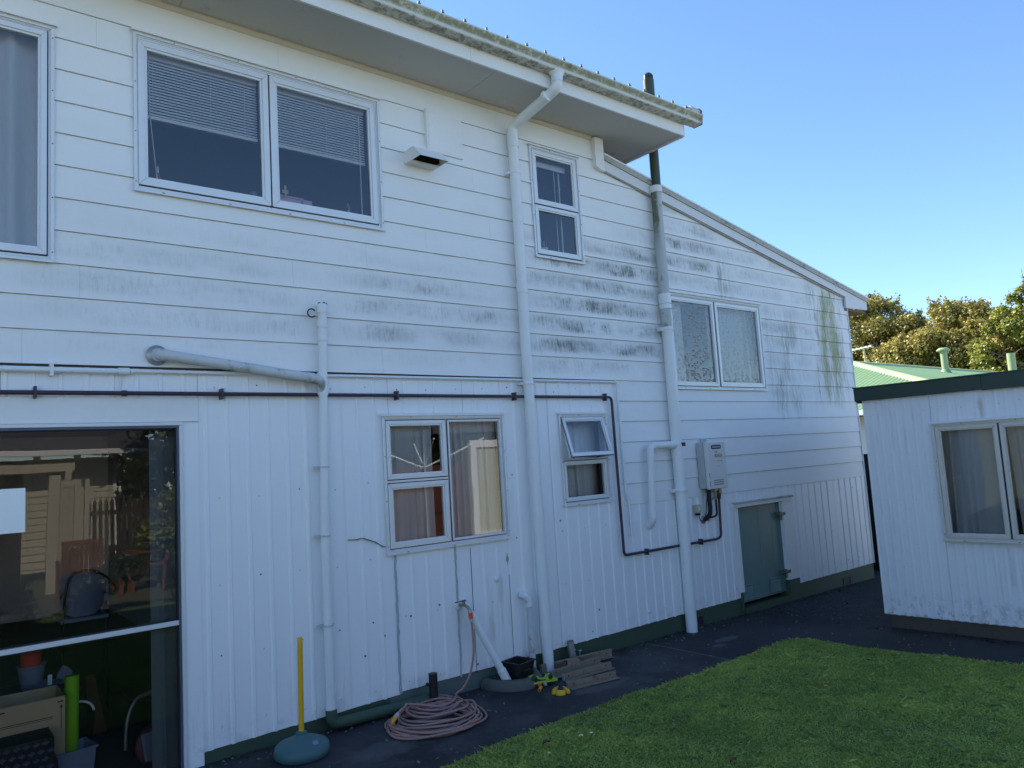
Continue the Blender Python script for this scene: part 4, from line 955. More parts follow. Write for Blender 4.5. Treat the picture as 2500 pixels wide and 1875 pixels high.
#--PART4--
# ------------------------------------------------------------------ yard things
tp = thing('garden_tap', 'brass garden tap on a round white wall plate with a hose connector', 'tap', (3.38, 0, .6))
mb = MB(); mb.lathe([(.038, 0), (.036, .010), (.020, .014)], n=20, M=Matrix.Translation((3.375, -.014, .640)) @ Matrix.Rotation(R(90), 4, 'X')); obj('wall_plate', mb, M['pvc'], tp)
mb = MB(); mb.tube(fillet([(3.375, -.02, .645), (3.385, -.085, .645), (3.400, -.115, .628), (3.406, -.122, .60)], .02, 5), .012, 10); mb.cyl((3.383, -.075, .640), (3.383, -.075, .672), .012); obj('tap_body', mb, M['brass'], tp)
mb = MB(); mb.hexa([(3.305, -.08, .672), (3.40, -.088, .676), (3.40, -.066, .676), (3.305, -.070, .672), (3.305, -.08, .679), (3.40, -.088, .683), (3.40, -.066, .683), (3.305, -.070, .679)]); obj('lever', mb, M['blk'], tp, .001)
mb = MB(); mb.cyl((3.406, -.122, .612), (3.408, -.122, .590), .018); mb.cyl((3.412, -.123, .545), (3.413, -.123, .520), .014); c1 = obj('hose_connector', mb, M['heater_side'], tp)
mb = MB(); mb.cyl((3.408, -.122, .590), (3.412, -.123, .545), .0175); obj('connector_sleeve', mb, M['orange'], tp)
# hose
hs = thing('garden_hose', 'long pinkish brown hose coiled round the black post and rising to the tap', 'garden hose', (2.86, -.42, 0))
pts = [(3.413, -.123, .525), (3.418, -.128, .42), (3.408, -.135, .28), (3.370, -.13, .14), (3.31, -.115, .05), (3.23, -.13, .02)]
ang = .55; lay = 0
r2 = random.Random(5)
loops = [(2.92,-.33,.29,.22), (2.98,-.22,.15,.13), (3.02,-.16,.115,.10), (3.0,-.20,.15,.14), (2.98,-.22,.21,.16), (2.95,-.28,.17,.15), (2.93,-.30,.26,.20), (2.90,-.38,.24,.22), (2.90,-.36,.31,.25), (2.87,-.40,.28,.25), (2.84,-.44,.33,.27), (2.86,-.42,.30,.30), (2.83,-.45,.34,.27), (2.88,-.42,.33,.24), (2.80,-.47,.30,.26), (2.84,-.46,.345,.285), (2.78,-.46,.27,.23), (2.86,-.40,.25,.22)]
for i, (cx_, cy_, ra, rb) in enumerate(loops):
    nx = loops[min(i+1, len(loops)-1)]; hh = [.012, .06, .085, .075, .062, .07, .05, .058, .04, .03, .045, .022, .012, .030, .020, .010, .012, .02][i]
    tilt = -.25 + .35 * math.sin(i * 1.9)
    for k in range(10):
        t = k / 10; a = ang + 2 * math.pi * t
        cxx = cx_ + (nx[0]-cx_)*t; cyy = cy_ + (nx[1]-cy_)*t; A = ra + (nx[2]-ra)*t; B = rb + (nx[3]-rb)*t
        x = A * math.cos(a) * (1 + r2.uniform(-.025, .025)); y = B * math.sin(a) * (1 + r2.uniform(-.025, .025))
        x, y = x*math.cos(tilt) - y*math.sin(tilt), x*math.sin(tilt) + y*math.cos(tilt)
        pts.append((cxx + x, min(-.05, cyy + y), gz(2.9) + .010 + max(0, hh * .62 + .008*math.sin(3*a+i) )))
pts += [(2.80, -.22, .075), (2.72, -.26, .085), (2.66, -.295, .080), (2.63, -.315, .074)]
mb = MB(); mb.tube(spline(pts, 5), .0085, 8); obj('hose_pipe', mb, M['hose'], hs)
mb = MB(); mb.cyl((2.63, -.315, .072), (2.60, -.335, .062), .013); obj('hose_coupling', mb, M['heater_side'], hs)
mb = MB(); mb.tube([(2.601, -.334, .062), (2.578, -.350, .052), (2.552, -.368, .040)], [.013, .015, .009], 12); obj('nozzle', mb, M['amber'], hs)
# black post
bp_ = thing('umbrella_base_tube', 'short black steel tube with a side screw standing inside the coiled hose', 'metal tube', (3.045, -.12, gz(3)))
mb = MB(); c0 = (3.045, -.12); mb.tube([(c0[0], c0[1], gz(3)), (c0[0], c0[1], .215)], .0325, 20, caps=False); mb.lathe([(.0325, .215), (.028, .215), (.028, .10)], (c0[0], c0[1], 0), 20); obj('tube', mb, M['blk'], bp_)
mb = MB(); mb.cyl((c0[0]-.03, c0[1]-.01, .155), (c0[0]-.062, c0[1]-.022, .155), .005); mb.lathe([(.006, 0), (.014, .003), (.014, .010), (.006, .013)], n=10, M=Matrix.Translation((c0[0]-.060, c0[1]-.021, .155)) @ Matrix.Rotation(R(-70), 4, 'Z') @ Matrix.Rotation(R(90), 4, 'X')); obj('thumb_screw', mb, M['blk'], bp_)
# yellow pole on a teal base
yp = thing('pole_stand', 'yellow pole standing in a round blue-green weighted plastic base', 'pole stand', (1.945, -.32, gz(1.9)))
g0 = gz(1.945); mb = MB(); mb.lathe([(.150, .0), (.166, .012), (.170, .035), (.166, .060), (.150, .080), (.10, .100), (.050, .112), (.040, .122), (.036, .135), (.026, .136)], (1.945, -.32, g0), 40); obj('base', mb, M['teal'], yp)
mb = MB(); mb.lathe([(.030, .134), (.034, .137), (.034, .142), (.022, .150)], (1.945, -.32, g0), 8); obj('collar', mb, M['teal'], yp)
mb = MB(); mb.lathe([(.022, 0), (.022, .014), (.016, .02), (1e-4, .02)], (1.985, -.425, g0 + .078), 14); mb.box(1.968, 2.002, -.429, -.421, g0 + .094, g0 + .106); obj('filler_cap', mb, M['slate'], yp)
mb = MB(); mb.tube([(1.945, -.32, g0 + .14), (1.953, -.32, .66), (1.954, -.32, .70), (1.954, -.32, .708)], [.0165, .0165, .0165, .012], 16); obj('pole', mb, M['yellow'], yp)
# gully and the things round it
gl = thing('gully_surround', 'half round mossy concrete gully surround against the wall', 'gully', (3.80, -.12, gz(3.8)))
mb = MB(); a = np.linspace(math.pi, 2*math.pi, 25); cg = (3.795, -.035); z0 = gz(3.8) - .01
prof = [(.262, 0), (.258, .055), (.240, .082), (.205, .086), (.192, .070), (.188, .0)]
vs = [(cg[0] + r*math.cos(t)*1.0 + random.uniform(-.002, .002), cg[1] + r*math.sin(t)*1.18, z0 + z + random.uniform(-.002, .002)) for t in a for r, z in prof]; k = len(prof)
mb.add(vs, [(i*k+j, (i+1)*k+j, (i+1)*k+j+1, i*k+j+1) for i in range(24) for j in range(k-1)], True); obj('kerb', mb, M['concrete'], gl)
mb = MB(); mb.add([(cg[0] + .19*math.cos(t), cg[1] + .22*math.sin(t), z0 + .018) for t in a], [tuple(range(25))]); obj('gully_floor', mb, M['soilc'], gl)
bk = thing('black_tub', 'square black plastic tub sitting in the concrete gully', 'plastic tub', (3.84, -.13, gz(3.8)))
def tub(cx, cy, zb, h, wt, wb, m, root, name='tub', rot=0.0, th=.004, lip=.010):
    mb = MB(); T = Matrix.Translation((cx, cy, zb)) @ Matrix.Rotation(rot, 4, 'Z')
    def ring(w, z): return [T @ Vector(q) for q in ((-w, -w, z), (w, -w, z), (w, w, z), (-w, w, z))]
    L = [ring(wb, 0), ring(wt, h - .012), ring(wt + lip, h - .012), ring(wt + lip, h), ring(wt - th, h), ring(wb - th, th)]
    vs = [q for r_ in L for q in r_]; fs = [(i*4+k, i*4+(k+1) % 4, (i+1)*4+(k+1) % 4, (i+1)*4+k) for i in range(5) for k in range(4)] + [(3,2,1,0), (20,21,22,23)]
    mb.add(vs, fs); return obj(name, mb, m, root, .003)
tub(3.84, -.135, z0 + .02, .165, .092, .070, M['blk'], bk, rot=R(12))
mb = MB(); mb.box(3.80, 3.87, -.252, -.238, z0 + .12, z0 + .135); obj('tub_grip', mb, M['blk'], bk, .004)
def angle_bar(name, p, q, w, h, th, label, flip=1, grp='steel angles stacked beside the gully'):
    """a steel angle: an upright leg and a flat leg, with a plated end"""
    t = thing(name, label, 'steel bar', ((p[0]+q[0])/2, (p[1]+q[1])/2, min(p[2], q[2])), grp)
    P, Q = Vector(p), Vector(q); d = (Q - P); L = d.length; d.normalize(); s = Vector((d.y, -d.x, 0)).normalized(); u = s.cross(d); u = u if u.z > 0 else -u
    F = Matrix(((d.x, s.x, u.x, P.x), (d.y, s.y, u.y, P.y), (d.z, s.z, u.z, P.z), (0, 0, 0, 1)))
    mb = MB(); mb.box(0, L, -th/2, th/2, th, h, F); mb.box(0, L, -th/2 if flip > 0 else -w, w if flip > 0 else th/2, 0, th - .0003, F); obj('angle', mb, M['rusty'], t, .001)
    mb = MB(); mb.box(-.006, .0, -.012, .022, .004, h - .002, F); obj('end_plate', mb, M['steel'], t)
    mb = MB()
    for x in (.05, L - .06): mb.lathe([(.006, 0), (.006, .0008), (1e-4, .001)], n=8, M=F @ Matrix.Translation((x, th/2, h * .55)) @ Matrix.Rotation(R(-90), 4, 'X'))
    obj('bolt_hole', mb, M['darkgap'], t); return t
g = gz(4.2)
angle_bar('steel_angle', (3.985, -.545, g+.004), (4.435, -.625, g+.006), .060, .050, .006, 'rusty steel angle lying nearest the lawn in the bar pile')
angle_bar('steel_angle', (4.060, -.415, g+.020), (4.540, -.475, g+.030), .045, .052, .006, 'steel angle with a bright plated end, second from the lawn')
angle_bar('steel_angle', (4.055, -.275, g+.018), (4.585, -.300, g+.030), .050, .056, .006, 'steel angle third from the lawn, beneath the short square tube')
angle_bar('steel_angle', (4.110, -.090, g+.006), (4.860, -.170, g+.002), .030, .072, .008, 'longest dark steel angle lying along the foot of the wall')
t = thing('square_tube', 'short piece of square steel tube resting on the bar pile', 'steel tube', (4.27, -.2, g+.09))
F = Matrix.Translation((4.25, -.245, g+.088)) @ Matrix.Rotation(R(-12), 4, 'Z') @ Matrix.Rotation(R(4), 4, 'Y')
mb = MB(); s_, w_ = .024, .003
for bx in ((0, .12, -s_, s_, -s_, -s_+w_), (0, .12, -s_, s_, s_-w_, s_), (0, .12, -s_, -s_+w_, -s_+w_, s_-w_), (0, .12, s_-w_, s_, -s_+w_, s_-w_)): mb.box(*bx, F)
obj('tube_wall', mb, M['rusty'], t)
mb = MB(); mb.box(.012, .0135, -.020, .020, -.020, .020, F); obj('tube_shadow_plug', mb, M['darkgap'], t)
t = thing('flat_bar', 'thin flat steel offcut lying across the back of the bar pile', 'steel bar', (4.42, -.13, g+.08))
F = Matrix.Translation((4.22, -.16, g+.082)) @ Matrix.Rotation(R(-6), 4, 'Z'); mb = MB(); mb.box(0, .42, -.018, .018, 0, .005, F); mb.box(.02, .40, -.020, -.0182, 0, .012, F); obj('bar', mb, M['rusty'], t, .001)
t = thing('pipe_stub', 'upright grey steel pipe stub with a rusty collar by the wall', 'pipe stub', (4.475, -.075, gz(4.5)))
mb = MB(); mb.tube([(4.490, -.075, gz(4.5)), (4.468, -.072, .165)], .030, 18, caps=False); mb.tube([(4.488, -.075, .03), (4.4685, -.072, .1648)], .026, 18, caps=False); mb.add([(4.49 + .027*math.cos(a), -.075 + .027*math.sin(a), .09) for a in np.linspace(0, 6.2, 18)], [tuple(range(18))]); obj('pipe', mb, M['steel'], t)
mb = MB(); mb.lathe([(.0305, 0), (.033, .004), (.0325, .030), (.0305, .038)], (4.4895, -.075, gz(4.5)+.035), 18); obj('rust_collar', mb, M['rust'], t)
t = thing('bolt', 'small bright steel bolt standing upright beside the pipe stub', 'bolt', (4.58, -.06, gz(4.5)))
mb = MB(); mb.cyl((4.585, -.06, gz(4.5)), (4.582, -.06, .062), .006); obj('shank', mb, M['steel'], t)
mb = MB(); mb.lathe([(.019, 0), (.019, .004), (.010, .006)], (4.582, -.06, .060), 6); obj('bolt_head', mb, M['steel'], t)
# green tool lying by the gully
t = thing('hand_tool', 'lime green hand tool base with two round black knobs by the gully', 'hand tool', (3.91, -.33, gz(3.9)))
F = Matrix.Translation((3.905, -.325, gz(3.9) + .025)) @ Matrix.Rotation(R(-14), 4, 'Z') @ Matrix.Rotation(R(-5), 4, 'X')
mb = MB(); mb.prism([(-.13, -.03), (.12, -.055), (.135, .0), (.10, .045), (-.11, .05), (-.14, .02)], 0, .012, 'z', M=F)
mb.prism([(-.11, .012), (-.095, .055), (-.055, .064), (-.03, .05), (-.005, .028), (.04, .026), (.058, .048), (.085, .052), (.105, .030), (.115, .012)], -.018, .030, 'y', M=F); obj('tool_body', mb, M['lime'], t, .004)
mb = MB(); mb.lathe([(.027, 0), (.029, .004), (.024, .010), (.008, .011)], n=16, M=F @ Matrix.Translation((-.068, -.018, .036)) @ Matrix.Rotation(R(90), 4, 'X')); mb.lathe([(.019, 0), (.020, .006), (.016, .010), (.009, .008)], n=16, M=F @ Matrix.Translation((.075, -.018, .033)) @ Matrix.Rotation(R(90), 4, 'X')); mb.prism([(-.045, .014), (-.045, .035), (0, .022), (.035, .022), (.035, .014)], -.0195, -.0182, 'y', M=F); obj('knob', mb, M['blk'], t)
mb = MB(); mb.box(-.01, .015, -.075, -.05, -.018, .008, F); obj('tool_spigot', mb, M['steel'], t, .003)
mb = MB(); mb.box(-.055, -.03, -.07, -.04, -.018, .004, F); obj('tool_tab', mb, M['orange'], t, .003)
t = thing('hose_nozzle', 'amber plastic hose nozzle lying on the asphalt by the gully', 'hose nozzle', (3.815, -.415, gz(3.8)))
mb = MB(); z = gz(3.8) + .013; mb.tube([(3.845, -.395, z), (3.825, -.409, z), (3.800, -.428, z), (3.785, -.440, z)], [.010, .013, .012, .012], 14); obj('barrel', mb, M['amber'], t)
mb = MB(); mb.tube([(3.846, -.394, z), (3.862, -.382, z)], .0105, 12); mb.cyl((3.7848, -.4402, z), (3.7835, -.4412, z), .007); obj('grip', mb, M['blk'], t)
t = thing('sprinkler', 'yellow three-lobed lawn sprinkler base with a black centre', 'sprinkler', (3.875, -.59, gz(3.9)))
mb = MB(); z = gz(3.9); a = np.linspace(-.4 + math.pi, 2 * math.pi + .0, 30)
def ringsec(a0, a1, ri, ro, h0, h1, n=14):
    vs, fs = [], []
    for i in range(n + 1):
        t_ = a0 + (a1-a0) * i / n; c_, s_ = math.cos(t_), math.sin(t_); b = 1 + .05 * math.sin(math.pi * i / n)
        vs += [(3.875 + r*c_*b, -.585 + r*s_*b, z + q) for r, q in ((ri, .002), (ri, h1), ((ri+ro)/2, h1 + .006), (ro - .006, h1*.8), (ro, h0), (ro, .002))]
    for i in range(n): fs += [(i*6+j, (i+1)*6+j, (i+1)*6+j+1, i*6+j+1) for j in range(5)]
    fs += [(0,1,2,3,4,5), tuple(n*6+j for j in (5,4,3,2,1,0))]; mb.add(vs, fs, True)
for a0, a1 in ((3.4, 4.55), (5.0, 6.15), (.1, 3.0)): ringsec(a0, a1, .030, .068, .012, .030)
ringsec(0, 6.283, .012, .040, .018, .022, 24); obj('base_ring', mb, M['yellow'], t)
mb = MB(); mb.lathe([(.024, .02), (.022, .040), (.012, .050), (.008, .060), (1e-4, .060)], (3.875, -.585, z), 16); obj('spindle', mb, M['blk'], t)
# paving crumbs, leaves, daisies
mb = MB()
for _ in range(520):
    x = random.uniform(1.3, 9.0); y = random.choice([random.uniform(-.25, -.01), random.uniform(-1.0, -.02), random.uniform(-1.15, -.95)]); s_ = random.uniform(.003, .011)
    if x > 6.6: y = random.uniform(-2.2, .0) if x < 7.3 else random.uniform(-1.2, -.01)
    T = Matrix.Translation((x, y, gz(x) + s_*.3)) @ Euler((random.random()*.6, random.random()*.6, random.random()*6)).to_matrix().to_4x4()
    mb.box(-s_, s_, -s_*.6, s_*.6, -s_*.3, s_*.35, T)
stuff(tag(obj('paving_debris', mb, mat('pale_grit', (.16, .15, .13), .9, .5, 60)), 'scattered grit and crumbs on the dark asphalt path', 'debris'))
mb = MB()
for _ in range(420):
    q = random.random()
    if q < .45: x, y = random.uniform(6.3, 9.6), -abs(random.gauss(.02, .16)) - .02
    elif q < .7: y = random.uniform(-2.6, -1.3); x = 7.34 + .07 * (-1.4 - y) - abs(random.gauss(.0, .10))
    elif q < .85: x, y = random.uniform(7.1, 8.6), random.uniform(-1.1, -.1)
    else: x, y = random.uniform(1.5, 6.5), -abs(random.gauss(0, .07)) - .015
    L = random.uniform(.010, .032); w_ = L * random.uniform(.25, .45); T = Matrix.Translation((x, y, gz(x) + .006)) @ Euler((random.uniform(-.5, .5), random.uniform(-.5, .5), random.uniform(0, 6.3))).to_matrix().to_4x4()
    mb.add([T @ Vector(v) for v in ((-L, 0, 0), (0, -w_, .003), (L, 0, .002), (0, w_, .004))], [(0,1,2,3)])
stuff(tag(obj('leaf_litter', mb, mat('dark_leaf_litter', (.045, .028, .016), .9, .5, 50)), 'dark leaf litter along the foot of the walls', 'leaf litter'))
mb = MB(); rw_ = random.Random(17)
for _ in range(150):
    x, y = rw_.uniform(2.4, 6.7), rw_.uniform(-3.6, -1.12)
    if not in_poly(np.array([x]), np.array([y]), edge)[0]: continue
    n_ = rw_.randint(5, 8); z = gz(x) + .022; a0 = rw_.uniform(0, 6)
    for k in range(n_):
        a = a0 + 6.283 * k / n_ + rw_.uniform(-.3, .3); L = rw_.uniform(.020, .050); c, s_ = math.cos(a), math.sin(a); w_ = L * .22; dz = rw_.uniform(-.004, .010)
        mb.add([(x, y, z), (x + L*.55*c - w_*s_, y + L*.55*s_ + w_*c, z + .008 + dz), (x + L*c, y + L*s_, z + .002 + dz), (x + L*.55*c + w_*s_, y + L*.55*s_ - w_*c, z + .008 + dz)], [(0,1,2,3)])
wd = obj('lawn_weeds', mb, mat('broad_weed_leaf', (.13, .20, .05), .55, .3, 12)); stuff(tag(wd, 'flat rosettes of broad leaved weeds in the lawn', 'weeds'))
def daisy(x, y, r, head, cen, label, grp, cat='flower', h=.028):
    t = thing('daisy' if cat == 'flower' and head is M['paper'] else 'dandelion', label, cat, (x, y, gz(x)), grp); z = gz(x) + .014 + h
    mb = MB(); mb.tube([(x, y, gz(x)), (x + .004, y, z)], .0015, 5); obj('stem', mb, M['leaf_dark'], t)
    mb = MB()
    for k in range(13):
        a = k * 2 * math.pi / 13; c, s_ = math.cos(a), math.sin(a)
        mb.add([(x + .3*r*c - .16*r*s_, y + .3*r*s_ + .16*r*c, z), (x + r*c - .17*r*s_, y + r*s_ + .17*r*c, z + .003), (x + r*c + .17*r*s_, y + r*s_ - .17*r*c, z + .003), (x + .3*r*c + .16*r*s_, y + .3*r*s_ - .16*r*c, z)], [(0,1,2,3)])
    obj('petals', mb, head, t); mb = MB(); mb.lathe([(r*.42, -.001), (r*.36, .003), (1e-4, .005)], (x, y, z), 10); obj('flower_centre', mb, cen, t)
def at_px(x, y): return x, y
daisy(3.275, -1.43, .013, M['paper'], M['yellow'], 'white daisy on the lawn, nearer the path edge of the lower pair', 'flowers in the lawn')
daisy(3.34, -1.455, .010, M['paper'], M['paper'], 'smaller white daisy seen edge on beside the larger one', 'flowers in the lawn', h=.034)
daisy(2.95, -1.50, .009, M['paper'], M['yellow'], 'tiny white daisy at the bottom edge of the lawn', 'flowers in the lawn')
for (x, y, l) in ((5.15, -2.0, 'yellow dandelion in the middle of the lawn'), (5.62, -1.10, 'yellow dandelion at the lawn edge near its far corner'), (4.95, -1.13, 'yellow dandelion at the lawn edge halfway along the path')): daisy(x, y, .014, M['amber'], M['amber'], l, 'flowers in the lawn')
leafm = mat('dead_brown_leaf', (.14, .06, .025), .8, .3, 40)
for i, (x, y, l) in enumerate(((3.55, -2.32, 'curled brown dead leaf at the bottom edge of the lawn'), (3.02, -1.36, 'small dark dead leaf near the lawn edge'))):
    mb = MB(); n = 8; vs = []
    for k in range(n + 1):
        t_ = k / n; w_ = .016 * math.sin(math.pi * min(1, t_ * 1.02)) + .001
        for s_ in (-1, 0, 1): vs.append((x + .06*t_, y + s_*w_, gz(x) + .034 + .012*abs(s_) + .010*math.sin(t_*3)))
    mb.add(vs, [(k*3+j, k*3+j+1, k*3+j+4, k*3+j+3) for k in range(n) for j in (0, 1)], True); tag(obj('fallen_leaf', mb, leafm), l, 'leaf')
# ------------------------------------------------------------------ curtains, blinds and things behind the glass
def curtain(name, label, x0, x1, z0, z1, y, folds, amp, m, group=None, gather=0.0, X=None, seed=1, cat='curtain', tilt=0.0):
    r = random.Random(seed); n = int(folds * 12); ph = [r.uniform(-.6, .6) for _ in range(40)]; vs = []; rows = 9
    for j in range(rows):
        v = j / (rows - 1)
        for i in range(n + 1):
            u = i / n; k = u * folds; a = amp * (.55 + .6 * math.sin(k * 1.3 + ph[int(k) % 40])) * (1 - .35 * v)
            xx = x0 + (x1 - x0) * u + (.010 * math.sin(k * 5 + ph[3]) + tilt * (1 - v)) ; yy = y + a * math.sin(2 * math.pi * k + ph[int(k) % 40] * .5 + .25 * math.sin(v * 3 + k))
            if j == rows - 1: yy += .004 * math.sin(k * 30)
            zz = z0 + (z1 - z0) * v + (.006 * math.sin(k * 4) if j == 0 else 0)
            vs.append((yy if X else xx, xx if X else yy, zz))
    mb = MB(); mb.add(vs, [(j*(n+1)+i, j*(n+1)+i+1, (j+1)*(n+1)+i+1, (j+1)*(n+1)+i) for j in range(rows-1) for i in range(n)], True)
    o = obj(name, mb, m); tag(o, label, cat, group); return o
curtain('curtain', 'pale grey curtain drawn behind the window at the left edge', -.70, .60, 3.02, 4.52, .105, 6.5, .050, M['curtain_g'], seed=3)
for i, (a, b, lab) in enumerate(((1.165, 1.912, 'half lowered venetian blind in the left kitchen light'), (2.020, 2.760, 'half lowered venetian blind in the right kitchen light'))):
    bl = thing('venetian_blind', lab, 'blind', ((a+b)/2, .1, 4.5), 'venetian blinds in the kitchen window')
    mb = MB(); mb.box(a, b, .045, .085, 4.50, 4.548); obj('head_rail', mb, M['slat'], bl, .003)
    mb = MB(); mb.box(a, b, .050, .078, 4.088, 4.112); obj('bottom_rail', mb, M['slat'], bl, .003)
    me = None
    for k in range(19):
        z = 4.126 + k * .0200; s = MB(); s.hexa([(a, .0585, z - .0078), (b, .0585, z - .0078), (b, .0645, z + .0062), (a, .0645, z + .0062), (a, .0577, z - .0074), (b, .0577, z - .0074), (b, .0637, z + .0066), (a, .0637, z + .0066)])
        obj('slat', s, M['slat'], bl)
    mb = MB()
    for x in (a + .055, (a+b)/2 + .05, b - .09): mb.tube([(x, .0505, 4.10), (x, .0505, 4.52)], .0012, 4)
    mb.tube([(a + .03, .045, 4.49), (a + .035, .042, 4.1), (a + .075, .042, 3.66)], .003, 6) if i == 0 else mb.tube([(b - .05, .045, 4.49), (b - .05, .042, 3.66)], .004, 6)
    obj('cord', mb, M['slat'], bl)
mb = MB(); mb.box(1.10, 2.85, .06, .30, 3.60, 3.63); obj('window_shelf', mb, M['dimlight'], house)
zs = 3.63
t = thing('squeeze_bottle', 'small red bottle with a white tip at the left of the kitchen sill', 'bottle', (1.255, .09, zs)); mb = MB(); mb.lathe([(.022, 0), (.022, .07), (.008, .10), (.006, .115)], (1.255, .09, zs), 12); obj('bottle', mb, M['red'], t); mb = MB(); mb.lathe([(.006, .115), (.005, .16), (1e-4, .16)], (1.255, .09, zs), 8); obj('tip', mb, M['paper'], t)
t = thing('storage_box', 'pale pink plastic box on the kitchen sill', 'box', (2.18, .16, zs)); tub(2.15, .155, zs, .108, .085, .078, M['pinkbox'], t, 'box')
mb = MB(); mb.box(2.2375, 2.315, .065, .20, zs, zs + .102); obj('box_end', mb, M['pinkbox'], t, .006)
t = thing('clothes_peg', 'wooden clothes peg clipped upright on the pink box', 'clothes peg', (2.10, .11, zs + .09)); mb = MB(); mb.box(2.093, 2.107, .040, .048, zs+.085, zs+.175); mb.box(2.078, 2.122, .043, .0465, zs+.115, zs+.140); obj('peg', mb, M['pegwood'], t, .001)
for i, (x, h, r, m, l) in enumerate(((1.19, .055, .025, 'paper', 'white jar at the left corner of the kitchen sill'), (1.56, .045, .03, 'mug', 'low white bowl in the middle of the kitchen sill'), (1.83, .06, .016, 'paper', 'small white bottle right of the bowl on the kitchen sill'), (1.89, .10, .03, 'slate', 'blue plastic beaker beside the kitchen mullion'), (2.40, .07, .03, 'lime', 'small leafy green pot behind the pink box'), (2.52, .06, .035, 'slate', 'low blue dish on the right of the kitchen sill'), (2.62, .09, .012, 'heater_side', 'slim glass vial on the right of the kitchen sill'))):
    mb = MB(); mb.lathe([(r*.8, 0), (r, h*.6), (r*.9, h), (r*.55, h), (1e-4, h*.9)], (x, .10, zs), 14); tag(obj('sill_pot', mb, M[m]), l, 'pot')
t = thing('swing_tap', 'chrome kitchen tap rising at the right of the kitchen sill', 'tap', (2.72, .25, zs)); mb = MB(); mb.tube(spline([(2.71, .26, zs), (2.71, .26, zs+.16), (2.69, .24, zs+.20), (2.665, .20, zs+.16)], 6), .010, 10); obj('spout', mb, M['steel'], t)
mb = MB(); mb.box(4.45, 5.0, .12, .28, 3.58, 3.61); obj('window_shelf', mb, M['dimlight'], house); zs = 3.61
t = thing('roller_blind', 'rolled up pale blind at the top of the narrow window', 'blind', (4.7, .09, 4.48)); mb = MB(); mb.cyl((4.47, .10, 4.51), (4.94, .10, 4.51), .028); obj('roll', mb, M['slat'], t); mb = MB(); mb.box(4.475, 4.935, .075, .083, 4.468, 4.49); obj('bottom_rail', mb, M['slat'], t); mb = MB(); mb.box(4.80, 4.806, .09, .096, 3.63, 4.46); mb.box(4.865, 4.878, .10, .11, 3.63, 4.46); obj('cord', mb, M['slat'], t)
t = thing('mug', 'white mug with a drawn smiling face holding pens', 'mug', (4.645, .12, zs)); mb = MB(); mb.lathe([(.036, 0), (.040, .09), (.037, .092), (.034, .01)], (4.645, .12, zs), 20); obj('cup', mb, M['mug'], t)
mb = MB()
for dx, dz in ((-.010, .058), (.012, .058)): mb.lathe([(.004, 0), (.003, .0015), (1e-4, .002)], n=8, M=Matrix.Translation((4.638 + dx, .0808, zs + dz)) @ Matrix.Rotation(R(90), 4, 'X'))
mb.tube([(4.638 + .02*math.sin(a), .0805, zs + .042 - .016*math.cos(a)) for a in np.linspace(-1.1, 1.1, 9)], .0016, 5); obj('drawn_face', mb, M['blk'], t)
for i, (dx, dy, h, m) in enumerate(((-.04, .0, .15, 'blk'), (-.02, .01, .17, 'slate'), (.0, .0, .16, 'heater_side'), (.02, .01, .18, 'blk'), (.03, .0, .15, 'red'), (.005, -.01, .15, 'blk'))):
    mb = MB(); mb.tube([(4.645 + dx*.3, .12 + dy, zs + .02), (4.645 + dx, .12 + dy*1.5, zs + h)], .0045, 7); obj('pen', mb, M[m], t)
t = thing('giraffe_figurine', 'little orange giraffe figurine on the narrow window sill', 'figurine', (4.845, .12, zs)); mb = MB()
mb.tube([(4.83, .12, zs+.045), (4.845, .12, zs+.055), (4.865, .12, zs+.045)], [.010, .016, .010], 10); mb.tube([(4.832, .12, zs+.05), (4.828, .12, zs+.10), (4.832, .12, zs+.118)], [.009, .005, .006], 8); mb.tube([(4.830, .12, zs+.116), (4.848, .12, zs+.110)], [.007, .004], 8)
for x in (4.832, 4.862):
    for y in (.112, .128): mb.tube([(x, y, zs+.05), (x+.002, y, zs)], [.006, .004], 6)
obj('body', mb, M['orange'], t)
t = thing('elephant_figurine', 'small carved wooden animal at the right of the narrow sill', 'figurine', (4.93, .12, zs)); mb = MB(); mb.tube([(4.90, .12, zs+.055), (4.915, .12, zs+.062), (4.94, .12, zs+.060), (4.958, .12, zs+.05)], [.018, .026, .028, .018], 12); mb.tube([(4.900, .12, zs+.06), (4.888, .12, zs+.045), (4.884, .12, zs+.015)], [.016, .010, .006], 8)
for x in (4.91, 4.945):
    for y in (.105, .135): mb.cyl((x, y, zs+.05), (x, y, zs), .010)
obj('body', mb, M['pegwood'], t)
curtain('curtain', 'net curtain gathered at the left of the patterned glass window', 6.20, 6.56, 2.42, 3.38, .10, 4, .022, M['curtain'], 'curtains of the patterned glass window', seed=5)
curtain('curtain', 'net curtain filling the right light of the patterned glass window', 7.02, 7.90, 2.50, 3.38, .10, 7, .034, M['curtain'], 'curtains of the patterned glass window', seed=6)
curtain('curtain', 'net curtain behind the two stacked lights of the lower window', 2.80, 3.245, 1.10, 2.08, .072, 7, .022, M['curtain'], 'curtains of the lower three-light window', seed=7)
curtain('curtain', 'net curtain hanging in the tall right light of the lower window', 3.42, 3.92, 1.10, 2.09, .072, 8, .022, M['curtain'], 'curtains of the lower three-light window', seed=8)
curtain('curtain', 'lace curtain hanging at the left of the small propped window', 4.58, 4.82, 1.31, 2.08, .12, 4, .020, M['curtain'], 'curtains of the small propped window', seed=9)
curtain('curtain', 'lace curtain hanging at the right of the small propped window', 4.81, 5.24, 1.33, 2.08, .14, 5, .018, M['curtain'], 'curtains of the small propped window', seed=10)
